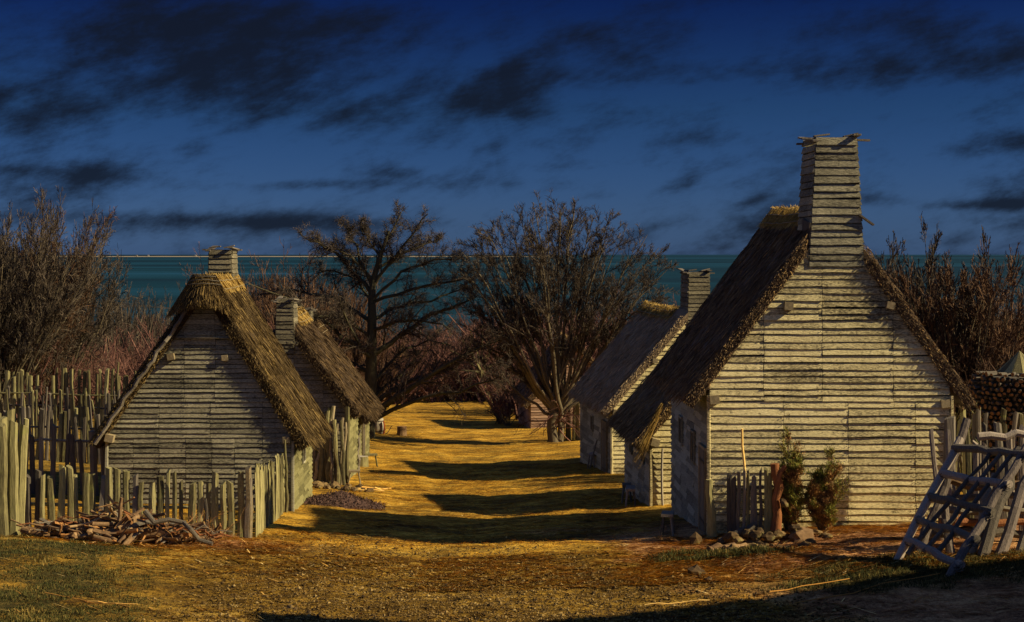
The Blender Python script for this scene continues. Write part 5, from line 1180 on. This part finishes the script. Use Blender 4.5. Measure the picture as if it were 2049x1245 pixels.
mb = MB(); nb = 60; base = np.stack([PX(rng.uniform(330,420,nb),32.3),rng.uniform(32,32.8,nb),np.zeros(nb)],1); base[:,2] = gz(base[:,0],base[:,1]); d = unit(rng.normal(0,1,(nb,3))*np.array([1,.5,.35])+np.array([.3,0,.35])); s0,q0 = grow(base,d,rng.uniform(.4,1.0,nb),np.full(nb,.012),5,.25,.0); s1,q1 = sprout(s0,q0,5,.2,1,.5,.7,.2,.05,rmin=.005); tubes(mb,s0,q0,4); tubes(mb,s1,q1,3)
tag(mb.build('brushwood','split'),'tangle of thin pale twigs at the right end of the firewood heap','brushwood',kind='stuff')

# ------------------------------------------------------------------ camera, sun, sky
cam_d = bpy.data.cameras.new('camera'); cam = bpy.data.objects.new('camera', cam_d); COL.objects.link(cam); SC.camera = cam
cam_d.sensor_width = 36; cam_d.lens = F/2049*36; cam_d.clip_start = .5; cam_d.clip_end = 120000
cam.location = (0,0,0); cam.rotation_euler = (R(90),0,0)
cam_d.shift_x = (1024.5-VX)/2049; cam_d.shift_y = -(622.5-HY)/2049
EL, TH = R(33), R(SUNTH)
d = Vector((-math.cos(EL)*math.cos(TH), math.cos(EL)*math.sin(TH), -math.sin(EL)))
sd = bpy.data.lights.new('sun','SUN'); sd.energy = SUNP; sd.angle = R(.5); sd.color = (1,.79,.44); sun = bpy.data.objects.new('sun',sd); COL.objects.link(sun); sun.rotation_euler = d.to_track_quat('-Z','Y').to_euler()
w = bpy.data.worlds.new('World'); SC.world = w; w.use_nodes = True; t = w.node_tree; bg = t.nodes['Background']
sky = N(t,'ShaderNodeTexSky',sky_type='NISHITA'); sky.sun_disc = False; sky.sun_elevation = EL; sky.sun_rotation = math.atan2(-d.x,-d.y)
sky.ozone_density = 3; sky.dust_density = .3
tcg = N(t,'ShaderNodeTexCoord').outputs['Generated']; sep = N(t,'ShaderNodeSeparateXYZ'); t.links.new(tcg,sep.inputs[0])
el = math_(t,'DIVIDE',sep.outputs[2],sep.outputs[1]); az = math_(t,'DIVIDE',sep.outputs[0],sep.outputs[1])   # slopes seen to the east
zc = sep.outputs[2]
rp = ramp(t,[(0,SKYC[0]),(.03,SKYC[1]),(.10,SKYC[2]),(.175,SKYC[3]),(.5,SKYC[4]),(1,SKYC[4])]); t.links.new(zc,rp.inputs['Fac'])
mul = N(t,'ShaderNodeMix',data_type='RGBA',blend_type='MULTIPLY'); mul.inputs['Factor'].default_value = 1; t.links.new(sky.outputs[0],mul.inputs['A']); t.links.new(rp.outputs[0],mul.inputs['B'])
# cloud banks: soft ellipses in direction broken up by noise
comb = N(t,'ShaderNodeCombineXYZ'); t.links.new(az,comb.inputs[0]); t.links.new(math_(t,'MULTIPLY_ADD',az,-.22,el),comb.inputs[1])
cn = noisetex(t,comb.outputs[0],1,8,.62,(7.5,15,1)); cn2 = noisetex(t,comb.outputs[0],1,9,.68,(26,62,1))
acc = None
for (px,py,wx,hy,s,tilt) in CLOUDS:
    x0,y0 = (px-VX)/F,(HY-py)/F
    dx = math_(t,'SUBTRACT',az,x0); dy = math_(t,'SUBTRACT',el,y0)
    dy = math_(t,'MULTIPLY_ADD',dx,-tilt,dy)
    a = math_(t,'DIVIDE',dx,wx/F); a = math_(t,'MULTIPLY',a,a); b2 = math_(t,'DIVIDE',dy,hy/F); b2 = math_(t,'MULTIPLY',b2,b2)
    e = math_(t,'EXPONENT',math_(t,'MULTIPLY',math_(t,'ADD',a,b2),-1.0)); e = math_(t,'MULTIPLY',e,s)
    acc = e if acc is None else math_(t,'ADD',acc,e)
nn = math_(t,'MULTIPLY_ADD',cn2.outputs['Fac'],.45,cn.outputs['Fac'])
cv = math_(t,'MULTIPLY_ADD',nn,3.5,-2.48); cv = math_(t,'ADD',cv,math_(t,'MULTIPLY',math_(t,'MINIMUM',acc,1.15),.62))
mr = N(t,'ShaderNodeMapRange'); mr.interpolation_type = 'SMOOTHSTEP'; mr.inputs['From Min'].default_value = -.1; mr.inputs['From Max'].default_value = 1.1; mr.inputs['To Max'].default_value = .92; t.links.new(cv,mr.inputs['Value'])
cm = N(t,'ShaderNodeMix',data_type='RGBA'); cm.inputs['B'].default_value = (*CLOUDC,1); t.links.new(mr.outputs[0],cm.inputs['Factor']); t.links.new(mul.outputs['Result'],cm.inputs['A'])
t.links.new(cm.outputs['Result'],bg.inputs['Color']); bg.inputs['Strength'].default_value = SKYS
SC.view_settings.view_transform = 'Standard'; SC.view_settings.look = 'None'; SC.view_settings.gamma = 1; SC.view_settings.exposure = EXPO
SC.cycles.max_bounces = 5; SC.cycles.diffuse_bounces = 3; SC.cycles.glossy_bounces = 2; SC.cycles.use_adaptive_sampling = True
